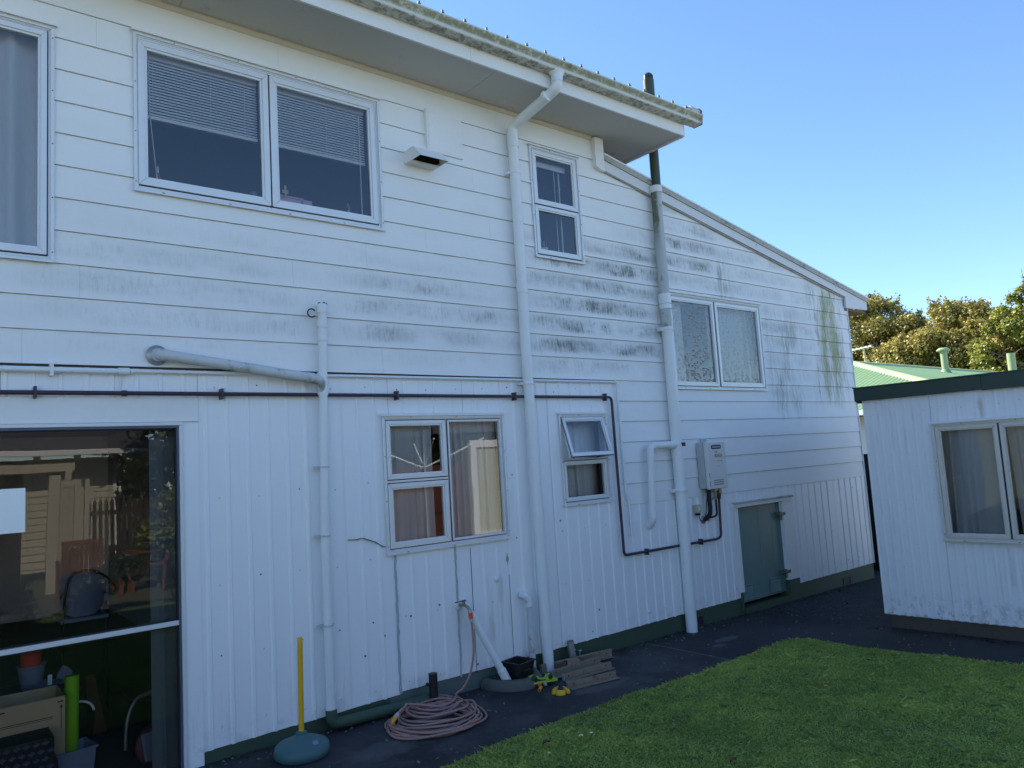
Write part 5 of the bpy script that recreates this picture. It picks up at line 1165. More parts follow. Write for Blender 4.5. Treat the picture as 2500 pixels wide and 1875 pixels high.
# lower room: things seen through the tall glass
mb = MB(); mb.box(.24, .522, .001, .0045, 1.502, 1.745); tag(obj('paper_sheet', mb, M['paper']), 'white sheet stuck on the tall glass at the left edge', 'paper')
curtain('drape', 'grey drape hanging at the right end of the tall glass', 1.19, 1.33, -.02, 2.06, .11, 1.5, .012, M['panelcloth'], seed=4, cat='drape')
bx = thing('carton', 'open brown cardboard carton behind the tall glass', 'carton', (.62, .62, 0))
def tilt_box(mb, x0, x1, y0, y1, z0, z1, th=.006):
    mb.box(x0, x1, y0, y0+th, z0, z1); mb.box(x0, x1, y1-th, y1, z0, z1); mb.box(x0, x0+th, y0+th, y1-th, z0, z1); mb.box(x1-th, x1, y0+th, y1-th, z0, z1); mb.box(x0+th, x1-th, y0+th, y1-th, z0, z0+th)
mb = MB(); tilt_box(mb, .40, .775, .42, .75, -.03, .485); obj('carton_body', mb, M['card'], bx)
mb = MB()
mb.box(.44, .71, .4185, .4198, .375, .379); mb.box(.44, .71, .4185, .4198, .366, .3685); mb.prism([(.752, .30), (.756, .30), (.756, .42), (.763, .42), (.754, .44), (.745, .42), (.752, .42)], .4185, .4198, 'y'); mb.prism([(.425, .29), (.430, .29), (.430, .40), (.437, .40), (.428, .42), (.419, .40), (.425, .40)], .4185, .4198, 'y'); mb.box(.735, .765, .4185, .4198, .452, .460); mb.box(.43, .47, .4185, .4198, .452, .460)
obj('printing', mb, M['print'], bx)
ck = thing('woven_basket', 'dark woven plastic basket in front of the carton', 'basket', (.5, .25, 0))
mb = MB(); tilt_box(mb, .18, .685, .16, .40, -.03, .33, .008); obj('basket_body', mb, M['blk'], ck)
wv = mat('dark_blue_weave', (.11, .12, .17), .5, .2, 40); mb = MB()
for i in range(11):
    for j in range(8):
        x = .19 + i * .0455 + (j % 2) * .022; z = -.01 + j * .043
        if x < .655: mb.add([(x, .1592, z+.016), (x+.018, .148, z+.004), (x+.04, .1592, z+.018), (x+.02, .150, z+.034)], [(0,1,2,3)])
obj('weave', mb, wv, ck)
bn = thing('storage_tub', 'pale blue plastic storage tub on the floor behind the glass', 'plastic tub', (.86, .5, 0)); tub(.815, .46, -.03, .20, .105, .09, M['slate'], bn, rot=R(8))
t = thing('foam_roll', 'bright lime green foam roll standing behind the carton', 'foam roll', (.825, .6, 0)); mb = MB(); mb.cyl((.825, .56, -.03), (.835, .58, .56), .040, n=18); obj('roll', mb, mat('bright_lime_foam', (.26, .62, .02), .7, .08), t)
t = thing('plant_pot', 'grey-blue flower pot holding a red pot', 'flower pot', (.69, 1.2, 0)); mb = MB(); mb.lathe([(.06, .40), (.085, .55), (.09, .555), (.08, .55), (.055, .42)], (.69, 1.2, 0), 20); obj('outer_pot', mb, M['slate'], t); mb = MB(); mb.lathe([(.05, .46), (.065, .63), (.06, .63), (.045, .47)], (.685, 1.2, 0), 20); obj('red_pot', mb, M['red'], t)
t = thing('side_shelf', 'dark low shelf unit carrying the flower pots', 'shelf', (.7, 1.2, 0)); mb = MB(); mb.box(.35, .95, 1.0, 1.4, .36, .395)
for x in (.36, .92):
    for y in (1.02, 1.37): mb.box(x, x+.025, y, y+.025, -.03, .36)
obj('shelf_board', mb, M['carpet'], t)
t = thing('seed_punnet', 'grey pot with a white plant tag beside the carton', 'pot', (.74, .9, .4)); mb = MB(); mb.lathe([(.10, .40), (.11, .43), (.12, .435)], (.74, 1.1, 0), 20); obj('saucer', mb, M['slate'], t); mb = MB(); mb.box(.76, .785, 1.02, 1.023, .42, .50); obj('plant_tag', mb, M['paper'], t)
t = thing('paper_bag', 'crumpled pale paper bag standing on the dark shelf', 'bag', (.86, 1.2, .4)); mb = MB(); mb.prism([(.82, .397), (.92, .397), (.925, .47), (.90, .50), (.87, .515), (.84, .47)], 1.16, 1.20, 'y'); obj('bag', mb, M['slate'], t, .006)
t = thing('timber_offcut', 'reddish timber board leaning in the dark room', 'board', (1.09, 1.3, 0)); mb = MB(); mb.hexa([(1.06, 1.2, -.03), (1.15, 1.2, -.03), (1.15, 1.225, -.03), (1.06, 1.225, -.03), (1.04, 1.4, .36), (1.10, 1.4, .36), (1.10, 1.425, .36), (1.04, 1.425, .36)]); obj('board', mb, M['chairwood'], t)
t = thing('lidded_bin', 'dark bin with a pale carry handle next to the lime roll', 'bin', (.87, .72, 0)); mb = MB(); mb.lathe([(.075, -.03), (.095, .29), (.10, .30), (.09, .29), (.07, 0)], (.89, .72, 0), 20); obj('bin_body', mb, M['blk'], t); mb = MB(); mb.tube([(.89 + .085*math.cos(a), .72 - .03, .29 + .075*math.sin(a)) for a in np.linspace(.0, 3.14, 14)], .008, 6); obj('carry_handle', mb, M['paper'], t)
t = thing('round_stool', 'round dark red stool leaning with a pale square seat pad', 'stool', (1.26, .33, 0)); F = Matrix.Translation((1.262, .36, .085)) @ Matrix.Rotation(R(78), 4, 'X')
mb = MB(); mb.lathe([(.085, -.015), (.118, -.012), (.122, .0), (.118, .014), (.085, .016)], n=28, M=F); obj('rim', mb, mat('dark_red_brown_lacquer', (.11, .045, .04), .45, .15), t)
mb = MB(); mb.box(-.078, .078, -.085, .085, -.010, .020, F @ Matrix.Rotation(R(6), 4, 'Z')); obj('seat_pad', mb, M['slate'], t, .012)
t = thing('chrome_chair', 'chrome framed office chair in the shadow of the lower room', 'chair', (1.25, .75, 0)); mb = MB(); mb.tube(spline([(1.16, .7, -.03), (1.17, .7, .16), (1.22, .72, .28), (1.30, .74, .31), (1.42, .76, .31)], 6), .012, 8); obj('frame', mb, M['steel'], t); mb = MB(); mb.box(1.20, 1.50, .72, 1.05, .26, .29); obj('seat', mb, M['blk'], t, .01)
t = thing('shell_chair', 'blue-grey plastic shell chair with a black bent frame in the lower room', 'chair', (1.1, 2.0, 0))
mb = MB(); n = 10; vs = []
for j in range(8):
    v = j / 7
    for i in range(n + 1):
        u = i / n * 2 - 1; w_ = .165 * (.86 + .14 * math.sin(v * 3.1)); vs.append((1.112 + u * w_, 1.9 + .05 * u*u - .05 * v, .72 + .36 * v - .06 * (abs(u) ** 4) * (1 if v > .5 else -1)))
mb.add(vs, [(j*(n+1)+i, j*(n+1)+i+1, (j+1)*(n+1)+i+1, (j+1)*(n+1)+i) for j in range(7) for i in range(n)], True); mb.box(.95, 1.28, 1.85, 2.25, .69, .715); obj('shell', mb, M['slate'], t)
mb = MB(); mb.tube(spline([(.955, 1.86, -.03), (.965, 1.86, .6), (.985, 1.85, .95), (1.04, 1.84, 1.06), (1.16, 1.84, 1.07), (1.27, 1.85, 1.0), (1.34, 1.9, .9)], 6), .010, 8); mb.tube([(1.27, 1.86, -.03), (1.26, 1.86, .70)], .010, 8); obj('chair_frame', mb, M['blk'], t)
# ------------------------------------------------------------------ the white shed
SA = R(-86.06); SDX, SDY = math.cos(SA), math.sin(SA)
SF = Matrix(((SDX, -SDY, 0, 7.36), (SDY, SDX, 0, -1.40), (0, 0, 1, 0), (0, 0, 0, 1)))    # local x along the front, local y into the shed
shed = thing('garden_shed', 'small white ribbed sheet shed with a dark green fascia at right', 'shed', (7.36, -1.40, gz(7.4)), world=False); shed.matrix_world = SF @ Matrix.Translation((0, 0, 0))
def sobj(name, mb, m, bevel=0, parent=None): return obj(name, mb, m, parent or shed, bevel)
SW, SDp = 3.2, 2.6; WN = (.612, 1.83, .772, 1.835)
def shed_sheet(a, b, yo):
    mb = MB(); xs = [a]; k = .0
    pr = []
    nr = int((b - a) / .076)
    for i in range(nr * 4 + 1):
        x = a + (b - a) * i / (nr * 4); pr.append((x, -.0028 * max(0, math.cos(2 * math.pi * i / 4)) + yo))
    bxs = [h for h in (WN[0], WN[1]) if a < h < b]
    for c in bxs: pr.append((c, yo))
    pr.sort()
    for (p, q) in zip(pr, pr[1:]):
        zb0 = .058 + .003 * math.sin(p[0] * 83) ; zb1 = .058 + .003 * math.sin(q[0] * 83)
        for (_, _, c, d) in rect_sub(p[0], q[0], -.5, 2.20, [(WN[0]-.001, WN[1]+.001, WN[2], WN[3])]):
            c0, c1 = (zb0, zb1) if c < 0 else (c, c)
            mb.add([(p[0], p[1], c0), (q[0], q[1], c1), (q[0], q[1], d), (p[0], p[1], d)], [(0,1,2,3)]); mb.add([(p[0], p[1]+.004, c0), (q[0], q[1]+.004, c1), (q[0], q[1], c1), (p[0], p[1], c0)], [(0,1,2,3)])
    return mb
sheets = [0, .76, 1.52, 2.28, SW]
for i, (a, b) in enumerate(zip(sheets, sheets[1:])): sobj('cladding_sheet', shed_sheet(a, b, -.002 * (i % 2)), M['wallpaint2'])
mb = MB(); r_ = random.Random(3)
for zz in (.22, 1.15, 1.98):
    for k in range(20):
        xx = .10 + k * .152
        if not (WN[0]-.05 < xx < WN[1]+.05 and WN[2]-.05 < zz < WN[3]+.05): mb.lathe([(.006, 0), (.005, .003), (1e-4, .0045)], n=8, M=Matrix.Translation((xx + r_.uniform(-.01, .01), -.005, zz + r_.uniform(-.015, .015))) @ Matrix.Rotation(R(90), 4, 'X'))
stuff(sobj('sheet_nail', mb, M['nailw']))
mb = MB(); mb.box(.004, .05, .006, SDp, .05, 2.20); mb.box(SW-.05, SW-.004, .006, SDp, .05, 2.20); mb.box(.05, SW-.05, SDp-.05, SDp, .05, 2.20)
for (a, b, c, d) in rect_sub(.05, SW-.05, .05, 2.20, [(WN[0]+.02, WN[1]-.02, WN[2]+.02, WN[3]-.02)]): mb.box(a, b, .006, .05, c, d)
mb.box(.05, SW-.05, .05, SDp-.05, .06, .08); sobj('shed_frame', mb, M['dim'])
mb = MB(); mb.hexa([(.045, .02, gz(7.4)-.06), (SW, .02, gz(7.6)-.06), (SW, SDp, gz(10)-.06), (.045, SDp, gz(10)-.06), (.045, .02, .056), (SW, .02, .056), (SW, SDp, .056), (.045, SDp, .056)]); sobj('footing', mb, M['soilc'])
mb = MB(); mb.box(-.055, 1.06, -.045, -.012, 2.108, 2.236); sobj('fascia', mb, M['dkgreen'], .003)
mb = MB(); mb.box(1.062, SW+.05, -.050, -.012, 2.100, 2.236); sobj('fascia', mb, M['dkgreen'], .003)
mb = MB(); mb.hexa([(-.06, -.055, 2.236), (SW+.06, -.055, 2.236), (SW+.06, SDp+.1, 2.19), (-.06, SDp+.1, 2.19), (-.06, -.055, 2.246), (SW+.06, -.055, 2.246), (SW+.06, SDp+.1, 2.20), (-.06, SDp+.1, 2.20)]); sobj('shed_roof', mb, M['dkgreen'])
mb = MB(); mb.box(-.05, -.012, -.012, SDp, 2.09, 2.20); sobj('side_fascia', mb, M['dkgreen'])
# its window, built flat in the shed's own frame
wk = window(shed, WN, [(.640, 1.142, .800, 1.808, .040), (1.150, 1.802, .800, 1.808, .040)], al='alu_b', Y=-.006, fl=.022); wk['label'] = 'bronze-grey two-light shed window with a grey curtain'
cs = curtain('curtain', 'dull grey curtain behind the left light of the shed window', .63, 1.16, .79, 1.80, .10, 4.3, .026, M['curtain_s'], 'shed curtains', seed=12, tilt=-.02); cs.matrix_world = SF
cs = curtain('curtain', 'dull grey curtain behind the right light of the shed window', 1.17, 1.80, .79, 1.80, .10, 4.7, .026, M['curtain_s'], 'shed curtains', seed=13, tilt=.03); cs.matrix_world = SF
#--PART5--
# ------------------------------------------------------------------ neighbour's green-roofed house
nb = thing('neighbour_house', 'low white house with a pale green corrugated hip roof beyond the shed', 'house', (20, 5.9, gz(20)))
AX, AY, AZ = 22.0, 5.91, 4.02; SL = .306; RX1 = 34.5; EV = 2.40; TT = (AZ - EV) / SL
EX0, EY0, EY1 = AX - TT, AY - TT, AY + TT
def corr_tri(name, fn, n_along, amp=.016):
    """corrugations running down the slope: fn(u) -> (eave point, ridge point)"""
    mb = MB(); vs = []
    for i in range(n_along + 1):
        e, r_ = fn(i / n_along); h = amp * math.cos(math.pi * i / 2 * 1.0)
        vs += [(e[0], e[1], e[2] + h), (r_[0], r_[1], r_[2] + h)]
    mb.add(vs, [(2*i, 2*i+2, 2*i+3, 2*i+1) for i in range(n_along)], True); return obj(name, mb, M['roofgreen'], nb)
def endf(u):
    y = EY0 + (EY1 - EY0) * u; d = min(y - EY0, EY1 - y); return (EX0, y, EV), (EX0 + d, y, EV + SL * d)
corr_tri('roof_sheet', endf, int((EY1-EY0) / .14 * 4 / 1.0), .020)
EX1 = RX1 + TT
def longf(u, s=-1):
    x = EX0 + (EX1 - EX0) * u; d = min(x - EX0, TT, EX1 - x); y = EY0 if s < 0 else EY1; return (x, y, EV), (x, y - s * d, EV + SL * d)
corr_tri('roof_sheet', lambda u: longf(u, -1), int((EX1-EX0) / .14 * 4), .012); corr_tri('roof_sheet', lambda u: longf(u, 1), 300, .012)
mb = MB()
def capstrip(a, b, w=.13):
    a, b = Vector(a), Vector(b); mb.tube([a, b], w, 8)
capstrip((EX0, EY0, EV - .06), (AX, AY, AZ - .06)); capstrip((EX0, EY1, EV - .06), (AX, AY, AZ - .06)); capstrip((AX, AY, AZ - .06), (RX1, AY, AZ - .06)); capstrip((RX1, AY, AZ - .06), (EX1, EY0, EV - .06)); obj('ridge_cap', mb, M['ridgegreen'], nb)
mb = MB(); mb.box(EX0+.5, EX1-.5, EY0+.5, EY1-.5, gz(20)-.5, EV - .12); obj('wall', mb, M['white_wall'], nb)
mb = MB(); mb.box(EX0+.03, EX1-.03, EY0+.03, EY1-.03, EV-.14, EV-.12); obj('soffit', mb, M['brownwood'], nb)
mb = MB(); mb.box(EX0-.10, EX0+.02, EY0-.10, EY1+.1, EV-.13, EV-.01); mb.box(EX0+.021, EX1+.1, EY0-.10, EY0+.02, EV-.13, EV-.01); obj('gutter', mb, M['trim'], nb, .01)
def roofvent(x, y, ztop, r, cap, lbl):
    zb = AZ - SL * (AY - y); mb = MB(); mb.cyl((x, y, zb - .1), (x, y, ztop), r, n=14); o = obj('roof_vent', mb, M['ventgreen'], nb); o['label'] = lbl
    if cap: mb = MB(); mb.lathe([(r*1.05, -.02), (r*1.9, 0), (r*1.9, .05), (r*1.2, .10), (1e-4, .11)], (x, y, ztop), 14); sub('vent_cap', mb, M['ventgreen'], o)
    mb = MB(); mb.lathe([(r*1.8, -.06), (r*1.3, .05), (r*1.05, .10)], (x, y, zb), 14); sub('flashing', mb, M['roofgreen'], o)
roofvent(26.1, 4.94, 4.42, .105, True, 'capped pale green vent pipe on the roof'); roofvent(24.0, 2.42, 3.88, .105, False, 'plain pale green vent pipe at the right of the roof')
an = thing('roof_aerial', 'white television aerial on a thin mast above the green roof', 'aerial', (24, 6.45, AZ))
mb = MB(); mb.cyl((24, 6.45, AZ - .25), (23.98, 6.50, 4.66), .032); obj('mast', mb, M['pegwood'], an)
mb = MB(); mb.cyl((23.9, 6.2, 4.68), (24.05, 7.6, 4.60), .022)
for k in range(9): y = 6.3 + .15*k; mb.cyl((23.75, y, 4.675 - .006*k), (24.25, y, 4.675 - .006*k), .012, n=6)
obj('boom', mb, M['paper'], an)
df = thing('boundary_fence', 'dark boarded fence in the gap between house and shed', 'fence', (10.65, 1, gz(11)))
for k in range(15):
    y = .04 + k * .17; mb = MB(); mb.box(10.64, 10.66, y, y + .162, gz(11) - .05, 1.53 + random.uniform(-.01, .01)); obj('fence_board', mb, M['darkgap'], df)
mb = MB()
for z in (.1, 1.2): mb.box(10.661, 10.70, .04, 2.58, z, z + .09)
obj('fence_rail', mb, M['darkgap'], df)
# ------------------------------------------------------------------ trees
def leaves(name, blobs, n, size, m, parent, squash=.85, seed=1, up=.35, loose=.5, spray=None):
    """leaf clumps scattered through the shells of many small blobs: blobs = [(x,y,z,r)]"""
    r = np.random.default_rng(seed); B = np.array(blobs); wgt = B[:, 3] ** 2; wgt /= wgt.sum()
    bi = r.choice(len(B), n, p=wgt); d = r.normal(size=(n, 3)); d /= np.linalg.norm(d, axis=1)[:, None]
    d[:, 2] = np.where((d[:, 2] < -.3) & (r.random(n) < .6), -d[:, 2], d[:, 2])
    rad = B[bi, 3] * (1 - .55 * r.random(n) ** 1.4 + loose * r.random(n) ** 2)
    c = B[bi, :3] + d * rad[:, None] * np.array([1, 1, squash])
    nrm = d * .6 + r.normal(size=(n, 3)) * .55 + np.array([0, 0, up]); nrm /= np.linalg.norm(nrm, axis=1)[:, None]
    t = np.cross(nrm, r.normal(size=(n, 3))); t /= np.linalg.norm(t, axis=1)[:, None]; b = np.cross(nrm, t)
    s = size * (.55 + .8 * r.random(n))[:, None]; l = s * 1.5
    v = np.stack([c - t*s*.5, c - b*l*.3 + t*s*.1, c + t*s*.62 + nrm*s*.12, c + b*l*.34], 1)
    f = np.arange(n * 4).reshape(n, 4)
    tone = np.clip(.5 + .30 * r.normal(size=n) + .35 * (r.random(len(B))[bi] - .5), 0, 1)
    o = mesh_np(name, v.reshape(-1, 3), f, m, tone); o.parent = parent
    if parent.get('_w'): o.location = -parent.location
    return o
def crown(cx, cy, cz, rx, ry, rz, n, rmin, rmax, seed, fill=.35):
    r = random.Random(seed); out = []
    while len(out) < n:
        v = Vector((r.gauss(0, 1), r.gauss(0, 1), r.gauss(0, 1))).normalized(); k = r.uniform(.72, 1.0) if r.random() > fill else r.uniform(.2, .7)
        if v.z < -.55: continue
        out.append((cx + v.x*rx*k, cy + v.y*ry*k, cz + v.z*rz*k, r.uniform(rmin, rmax)))
    return out
def limbs(mb, base, top, blobs, n, r0, seed):
    r = random.Random(seed); b, t = Vector(base), Vector(top); mid = b.lerp(t, .45) + Vector((r.uniform(-.3, .3), r.uniform(-.3, .3), 0)) * min(1, r0 * 4)
    trunk = spline([b, mid, t], 6); mb.tube(trunk, [r0 * (1 - .75 * i / (len(trunk)-1)) for i in range(len(trunk))], 9)
    for k in range(n):
        q = Vector(r.choice(blobs)[:3]); s = trunk[int(len(trunk) * r.uniform(.15, .8))]; J = min(1.0, r0 * 4); m_ = s.lerp(q, .5) + Vector((r.uniform(-.5, .5), r.uniform(-.5, .5), r.uniform(-.1, .6))) * J
        pts = spline([s, m_, q], 5); ra = r0 * r.uniform(.18, .42); mb.tube(pts, [ra * (1 - .8 * i / (len(pts)-1)) + .008 for i in range(len(pts))], 6)
        for _ in range(3):
            e = pts[int(len(pts) * r.uniform(.4, .95)) - 1]; w_ = Vector((r.uniform(-1, 1), r.uniform(-1, 1), r.uniform(.0, .9))) * r.uniform(.5, 1.1) * J * (1.5 if r0 > .2 else 1); mb.tube([e, e + w_ * .5 + Vector((0, 0, .1 * J)), e + w_], [.035 * J, .022 * J, .008 * J], 5)
def tree(name, label, cx, cy, zc, rx, ry, rz, nb_, nl, size, m, seed, group='trees beyond the green roof', nlimb=16, r0=.28, bl=(.55, 1.0), squash=.85, extra=[]):
    t = thing(name, label, 'tree', (cx, cy, gz(cx)), group); bl_ = crown(cx, cy, zc, rx, ry, rz, nb_, bl[0], bl[1], seed) + extra
    mb = MB(); limbs(mb, (cx, cy, gz(cx) - .2), (cx, cy, zc + rz * .5), bl_, nlimb, r0, seed); obj('trunk', mb, M['bark'], t)
    r_ = random.Random(seed + 99); top = sorted(bl_, key=lambda q: -q[2] - abs(q[1]-cy)*.4)[:max(4, len(bl_)//3)]; sp = []
    if rz > 2:
        for _ in range(90):
            q = r_.choice(top); dx, dy, h = r_.uniform(-.5, .5), r_.uniform(-.6, .6), r_.uniform(.3, .75)
            for k in range(5): sp.append((q[0] + dx*(.6+.1*k), q[1] + dy*(.6+.12*k), q[2] + q[3]*.6 + h*k/5, .16 - .025*k))
        leaves('twig_tips', sp, 5200, size*.85, m, t, seed=seed+1, loose=.5)
    leaves('crown', bl_, nl, size, m, t, seed=seed, squash=squash); return t
GT = dict(bl=(.30, .75), squash=.8)
tree('broadleaf_tree', 'tallest golden leaved tree, rising behind the lean-to roof end', 47, 16.9, 7.2, 3.3, 3.1, 3.2, 95, 46000, .125, M['leaf_gold'], 11, nlimb=30, **GT)
tree('broadleaf_tree', 'rounded golden leaved tree in the middle with bare branches showing', 46, 11.7, 6.2, 2.9, 2.4, 2.9, 85, 40000, .125, M['leaf_gold'], 12, nlimb=40, **GT)
tree('broadleaf_tree', 'golden leaved tree next to the green conifer', 45, 9.5, 5.4, 2.6, 1.8, 2.6, 60, 26000, .12, M['leaf_gold'], 13, nlimb=34, **GT)
tree('broadleaf_tree', 'golden leaved tree half hidden by the lean-to roof end', 47, 20.0, 6.2, 3.2, 2.6, 2.8, 60, 20000, .13, M['leaf_gold'], 14, nlimb=20, **GT)
tree('broadleaf_tree', 'lower golden tree between the middle and the tallest one', 45, 14.2, 5.2, 2.6, 1.8, 2.7, 60, 26000, .12, M['leaf_gold'], 15, nlimb=34, **GT)
def cone_blobs(cx, cy, z0, z1, r0, seed, n):
    r = random.Random(seed); out = []
    for _ in range(n):
        v = r.random() ** 1.25; z = z0 + (z1 - z0) * v; R_ = r0 * (1 - v) ** .75 * (.95 if r.random() < .72 else r.uniform(.2, .8)); a = r.uniform(0, 6.283)
        out.append((cx + R_*math.cos(a), cy + R_*math.sin(a), z, r.uniform(.3, .65) * (1 - .4*v)))
    return out
def conifer(label, cx, cy, z1, r0, seed, nl, sprigs):
    t = thing('conifer_tree', label, 'tree', (cx, cy, gz(cx)), 'trees beyond the green roof'); bl_ = cone_blobs(cx, cy, .6, z1 - .5, r0, seed, 230)
    mb = MB(); limbs(mb, (cx, cy, gz(cx) - .2), (cx, cy, z1 - .6), bl_, 14, .25, seed)
    r = random.Random(seed); tips = []
    for (dx, dy, h) in sprigs:
        b = Vector((cx + dx, cy + dy, h - 1.2)); e = Vector((cx + dx*1.05 + r.uniform(-.1, .1), cy + dy*1.05, h)); mb.tube([b, b.lerp(e, .5), e], [.03, .02, .006], 5)
        tips += [(b.lerp(e, k)[0], b.lerp(e, k)[1], b.lerp(e, k)[2], .12 * (1.2 - k)) for k in (.1, .35, .6, .85, 1.0)]
    obj('trunk', mb, M['bark'], t); o = leaves('crown', bl_, nl, .115, M['leaf_green'], t, seed=seed, up=.55, loose=.3)
    leaves('top_sprigs', tips, 420, .09, M['leaf_green'], t, seed=seed + 1, loose=.6)
    return t
conifer('yellow green conifer filling the right edge behind the shed roof', 44, 7.0, 9.8, 6.3, 21, 95000, ((.0, .6, 9.9), (.1, 1.3, 8.9), (-.2, 2.1, 8.0), (0, -.3, 10.6), (.2, 1.7, 8.5), (-.1, 2.7, 7.3)))
conifer('second yellow green conifer standing out of frame to the right', 45, 2.4, 10.4, 4.4, 22, 26000, ((0, 1.6, 8.8), (.1, .6, 10.4)))
def shrub(label, cx, cy, r, seed, m, n=2600, size=.13):
    t = thing('shrub', label, 'shrub', (cx, cy, gz(cx)), 'shrubs along the neighbour boundary'); bl_ = crown(cx, cy, r*.8, r, r*1.2, r*.9, 12, r*.3, r*.5, seed)
    mb = MB(); limbs(mb, (cx, cy, gz(cx)-.1), (cx, cy, r), bl_, 6, .05, seed); obj('stem', mb, M['bark'], t); leaves('foliage', bl_, n, size, m, t, seed=seed)
shrub('dark leafy shrub behind the left golden trees', 41, 15, 2.6, 31, M['leaf_dark']); shrub('dark leafy shrub below the middle golden tree', 41, 11.2, 2.3, 32, M['leaf_dark'])
# ------------------------------------------------------------------ what stands behind the camera, seen mirrored in the windows
ca = thing('cream_house', 'sunlit cream weatherboard house mirrored in the tall glass', 'house', (-1, -14, 0))
for k in range(17):
    z = -.1 + k * .145
    mb = MB(); mb.hexa([(-8, -12.38, z), (-.6, -12.38, z), (-.6, -12.42, z), (-8, -12.42, z), (-8, -12.40, z+.147), (-.6, -12.40, z+.147), (-.6, -12.42, z+.147), (-8, -12.42, z+.147)]); obj('weatherboard', mb, M['cream'], ca)  # left boards, outside the reflections, added to bounce sunlight onto the house
    xl = 1.75; mb = MB(); mb.hexa([(xl, -12.38, z), (3.38, -12.38, z), (3.38, -12.42, z), (xl, -12.42, z), (xl, -12.40, z+.147), (3.38, -12.40, z+.147), (3.38, -12.42, z+.147), (xl, -12.42, z+.147)]); obj('weatherboard', mb, M['cream'], ca)
mb = MB(); mb.box(1.76, 3.37, -18, -12.425, -.1, 2.36); obj('wall', mb, M['cream'], ca)
mb = MB(); mb.box(-.6, 1.7495, -18, -12.6, -.1, 2.36); mb.box(-.6, 1.7495, -12.6, -12.55, 2.12, 2.36); mb.box(-8, -.601, -18, -12.425, -.1, 2.36); obj('carport_shade_block', mb, M['darkgap'], ca)  # solid near-black fill; shade of the carport opening put into the colour
mb = MB(); mb.box(3.375, 3.43, -12.45, -12.36, -.1, 2.36); obj('corner_board', mb, M['trim'], ca)
mb = MB(); mb.hexa([(-6.4, -11.75, 2.42), (4.1, -11.75, 2.42), (4.1, -18, 4.6), (-6.4, -18, 4.6), (-6.4, -11.75, 2.46), (3.9, -11.75, 2.46), (3.9, -18, 4.64), (-6.4, -18, 4.64)]); obj('roof', mb, M['greyroof'], ca)
for k in range(14): mb = MB(); x = -5.8 + k * .7; mb.box(x, x + .05, -12.38, -11.78, 2.33, 2.42); obj('rafter', mb, M['cream'], ca)
mb = MB(); mb.box(-6.4, 3.9, -11.75, -11.64, 2.40, 2.50); obj('gutter', mb, M['trim'], ca, .01)
gt = thing('garden_gate', 'cream gate with slanting slats between two posts, mirrored in the tall glass', 'gate', (2.1, -9.9, 0)); GY = -9.9
for (x0, x1, z1) in ((1.86, 2.03, 2.0), (2.26, 2.36, 1.9), (2.42, 2.50, 1.9)): mb = MB(); mb.box(x0, x1, GY-.05, GY+.05, gz(2)-.1, z1); obj('gate_post', mb, M['cream'], gt, .004)
mb = MB(); mb.box(2.031, 2.259, GY-.02, GY+.02, 1.78, 1.90); mb.box(2.031, 2.259, GY-.02, GY+.02, .15, .24); obj('gate_rail', mb, M['cream'], gt)
for k in range(9):
    mb = MB(); x = 2.035 + k * .026; mb.hexa([(x, GY-.015, .24), (x+.014, GY-.015, .24), (x+.014, GY+.015, .24), (x, GY+.015, .24), (x-.004, GY-.015, 1.78), (x+.010, GY-.015, 1.78), (x+.010, GY+.015, 1.78), (x-.004, GY+.015, 1.78)]); obj('slat', mb, M['cream'], gt)
pb = thing('pergola_beam', 'long pale pergola beam above the gate, mirrored in the tall glass', 'beam', (0, -9.9, 0)); mb = MB(); mb.box(-4, 2.25, -9.95, -9.86, 2.06, 2.20); obj('beam', mb, M['cream'], pb)
mb = MB(); mb.box(-2.6, -2.5, -9.95, -9.86, 0, 2.06); mb.box(2.10, 2.2, -9.95, -9.86, 1.905, 2.06); obj('post', mb, M['cream'], pb)
pf = thing('picket_fence', 'weathered picket fence mirrored right of the gate', 'fence', (3.5, -10.4, 0))
for k in range(26): mb = MB(); x = 2.55 + k * .095; mb.prism([(x, gz(3)), (x+.06, gz(3)), (x+.06, 1.42), (x+.03, 1.50), (x, 1.42)], -10.42, -10.40, 'y'); obj('picket', mb, M['picket'], pf)
mb = MB(); mb.box(2.55, 5.0, -10.445, -10.421, .4, .48); mb.box(2.55, 5.0, -10.445, -10.421, 1.18, 1.26); obj('fence_rail', mb, M['picket'], pf)
tree('garden_tree', 'dark leafy garden tree mirrored at the right of the tall glass', 4.6, -11.3, 2.6, 1.15, 1.0, 1.3, 18, 6500, .10, M['leaf_dark'], 41, group='garden plants behind the viewer', nlimb=12, r0=.08, bl=(.25, .45))
tree('garden_tree', 'dark tree behind the cream house roof, mirrored at the top left', .9, -22, 4.6, 2.4, 2.0, 2.0, 14, 3500, .22, M['leaf_dark'], 42, group='garden plants behind the viewer', nlimb=8, r0=.2)
tree('garden_bush', 'green grassy bush mirrored at the right end of the tall glass', 3.6, -8.4, .9, .45, .4, .7, 10, 2600, .07, M['leaf_green'], 43, group='garden plants behind the viewer', nlimb=6, r0=.03, bl=(.16, .28))
for i, (x, q) in enumerate(((-.3, 'left end'), (.9, 'second from the left'), (2.1, 'second from the right'), (3.4, 'right end'))): shrub('added low dark hedge plant behind the viewer, ' + q + ' of the row', x, -6.5, .42, 60 + i, M['leaf_dark'], 2600, .06)  # row added to keep the lower reflection in the tall glass dark
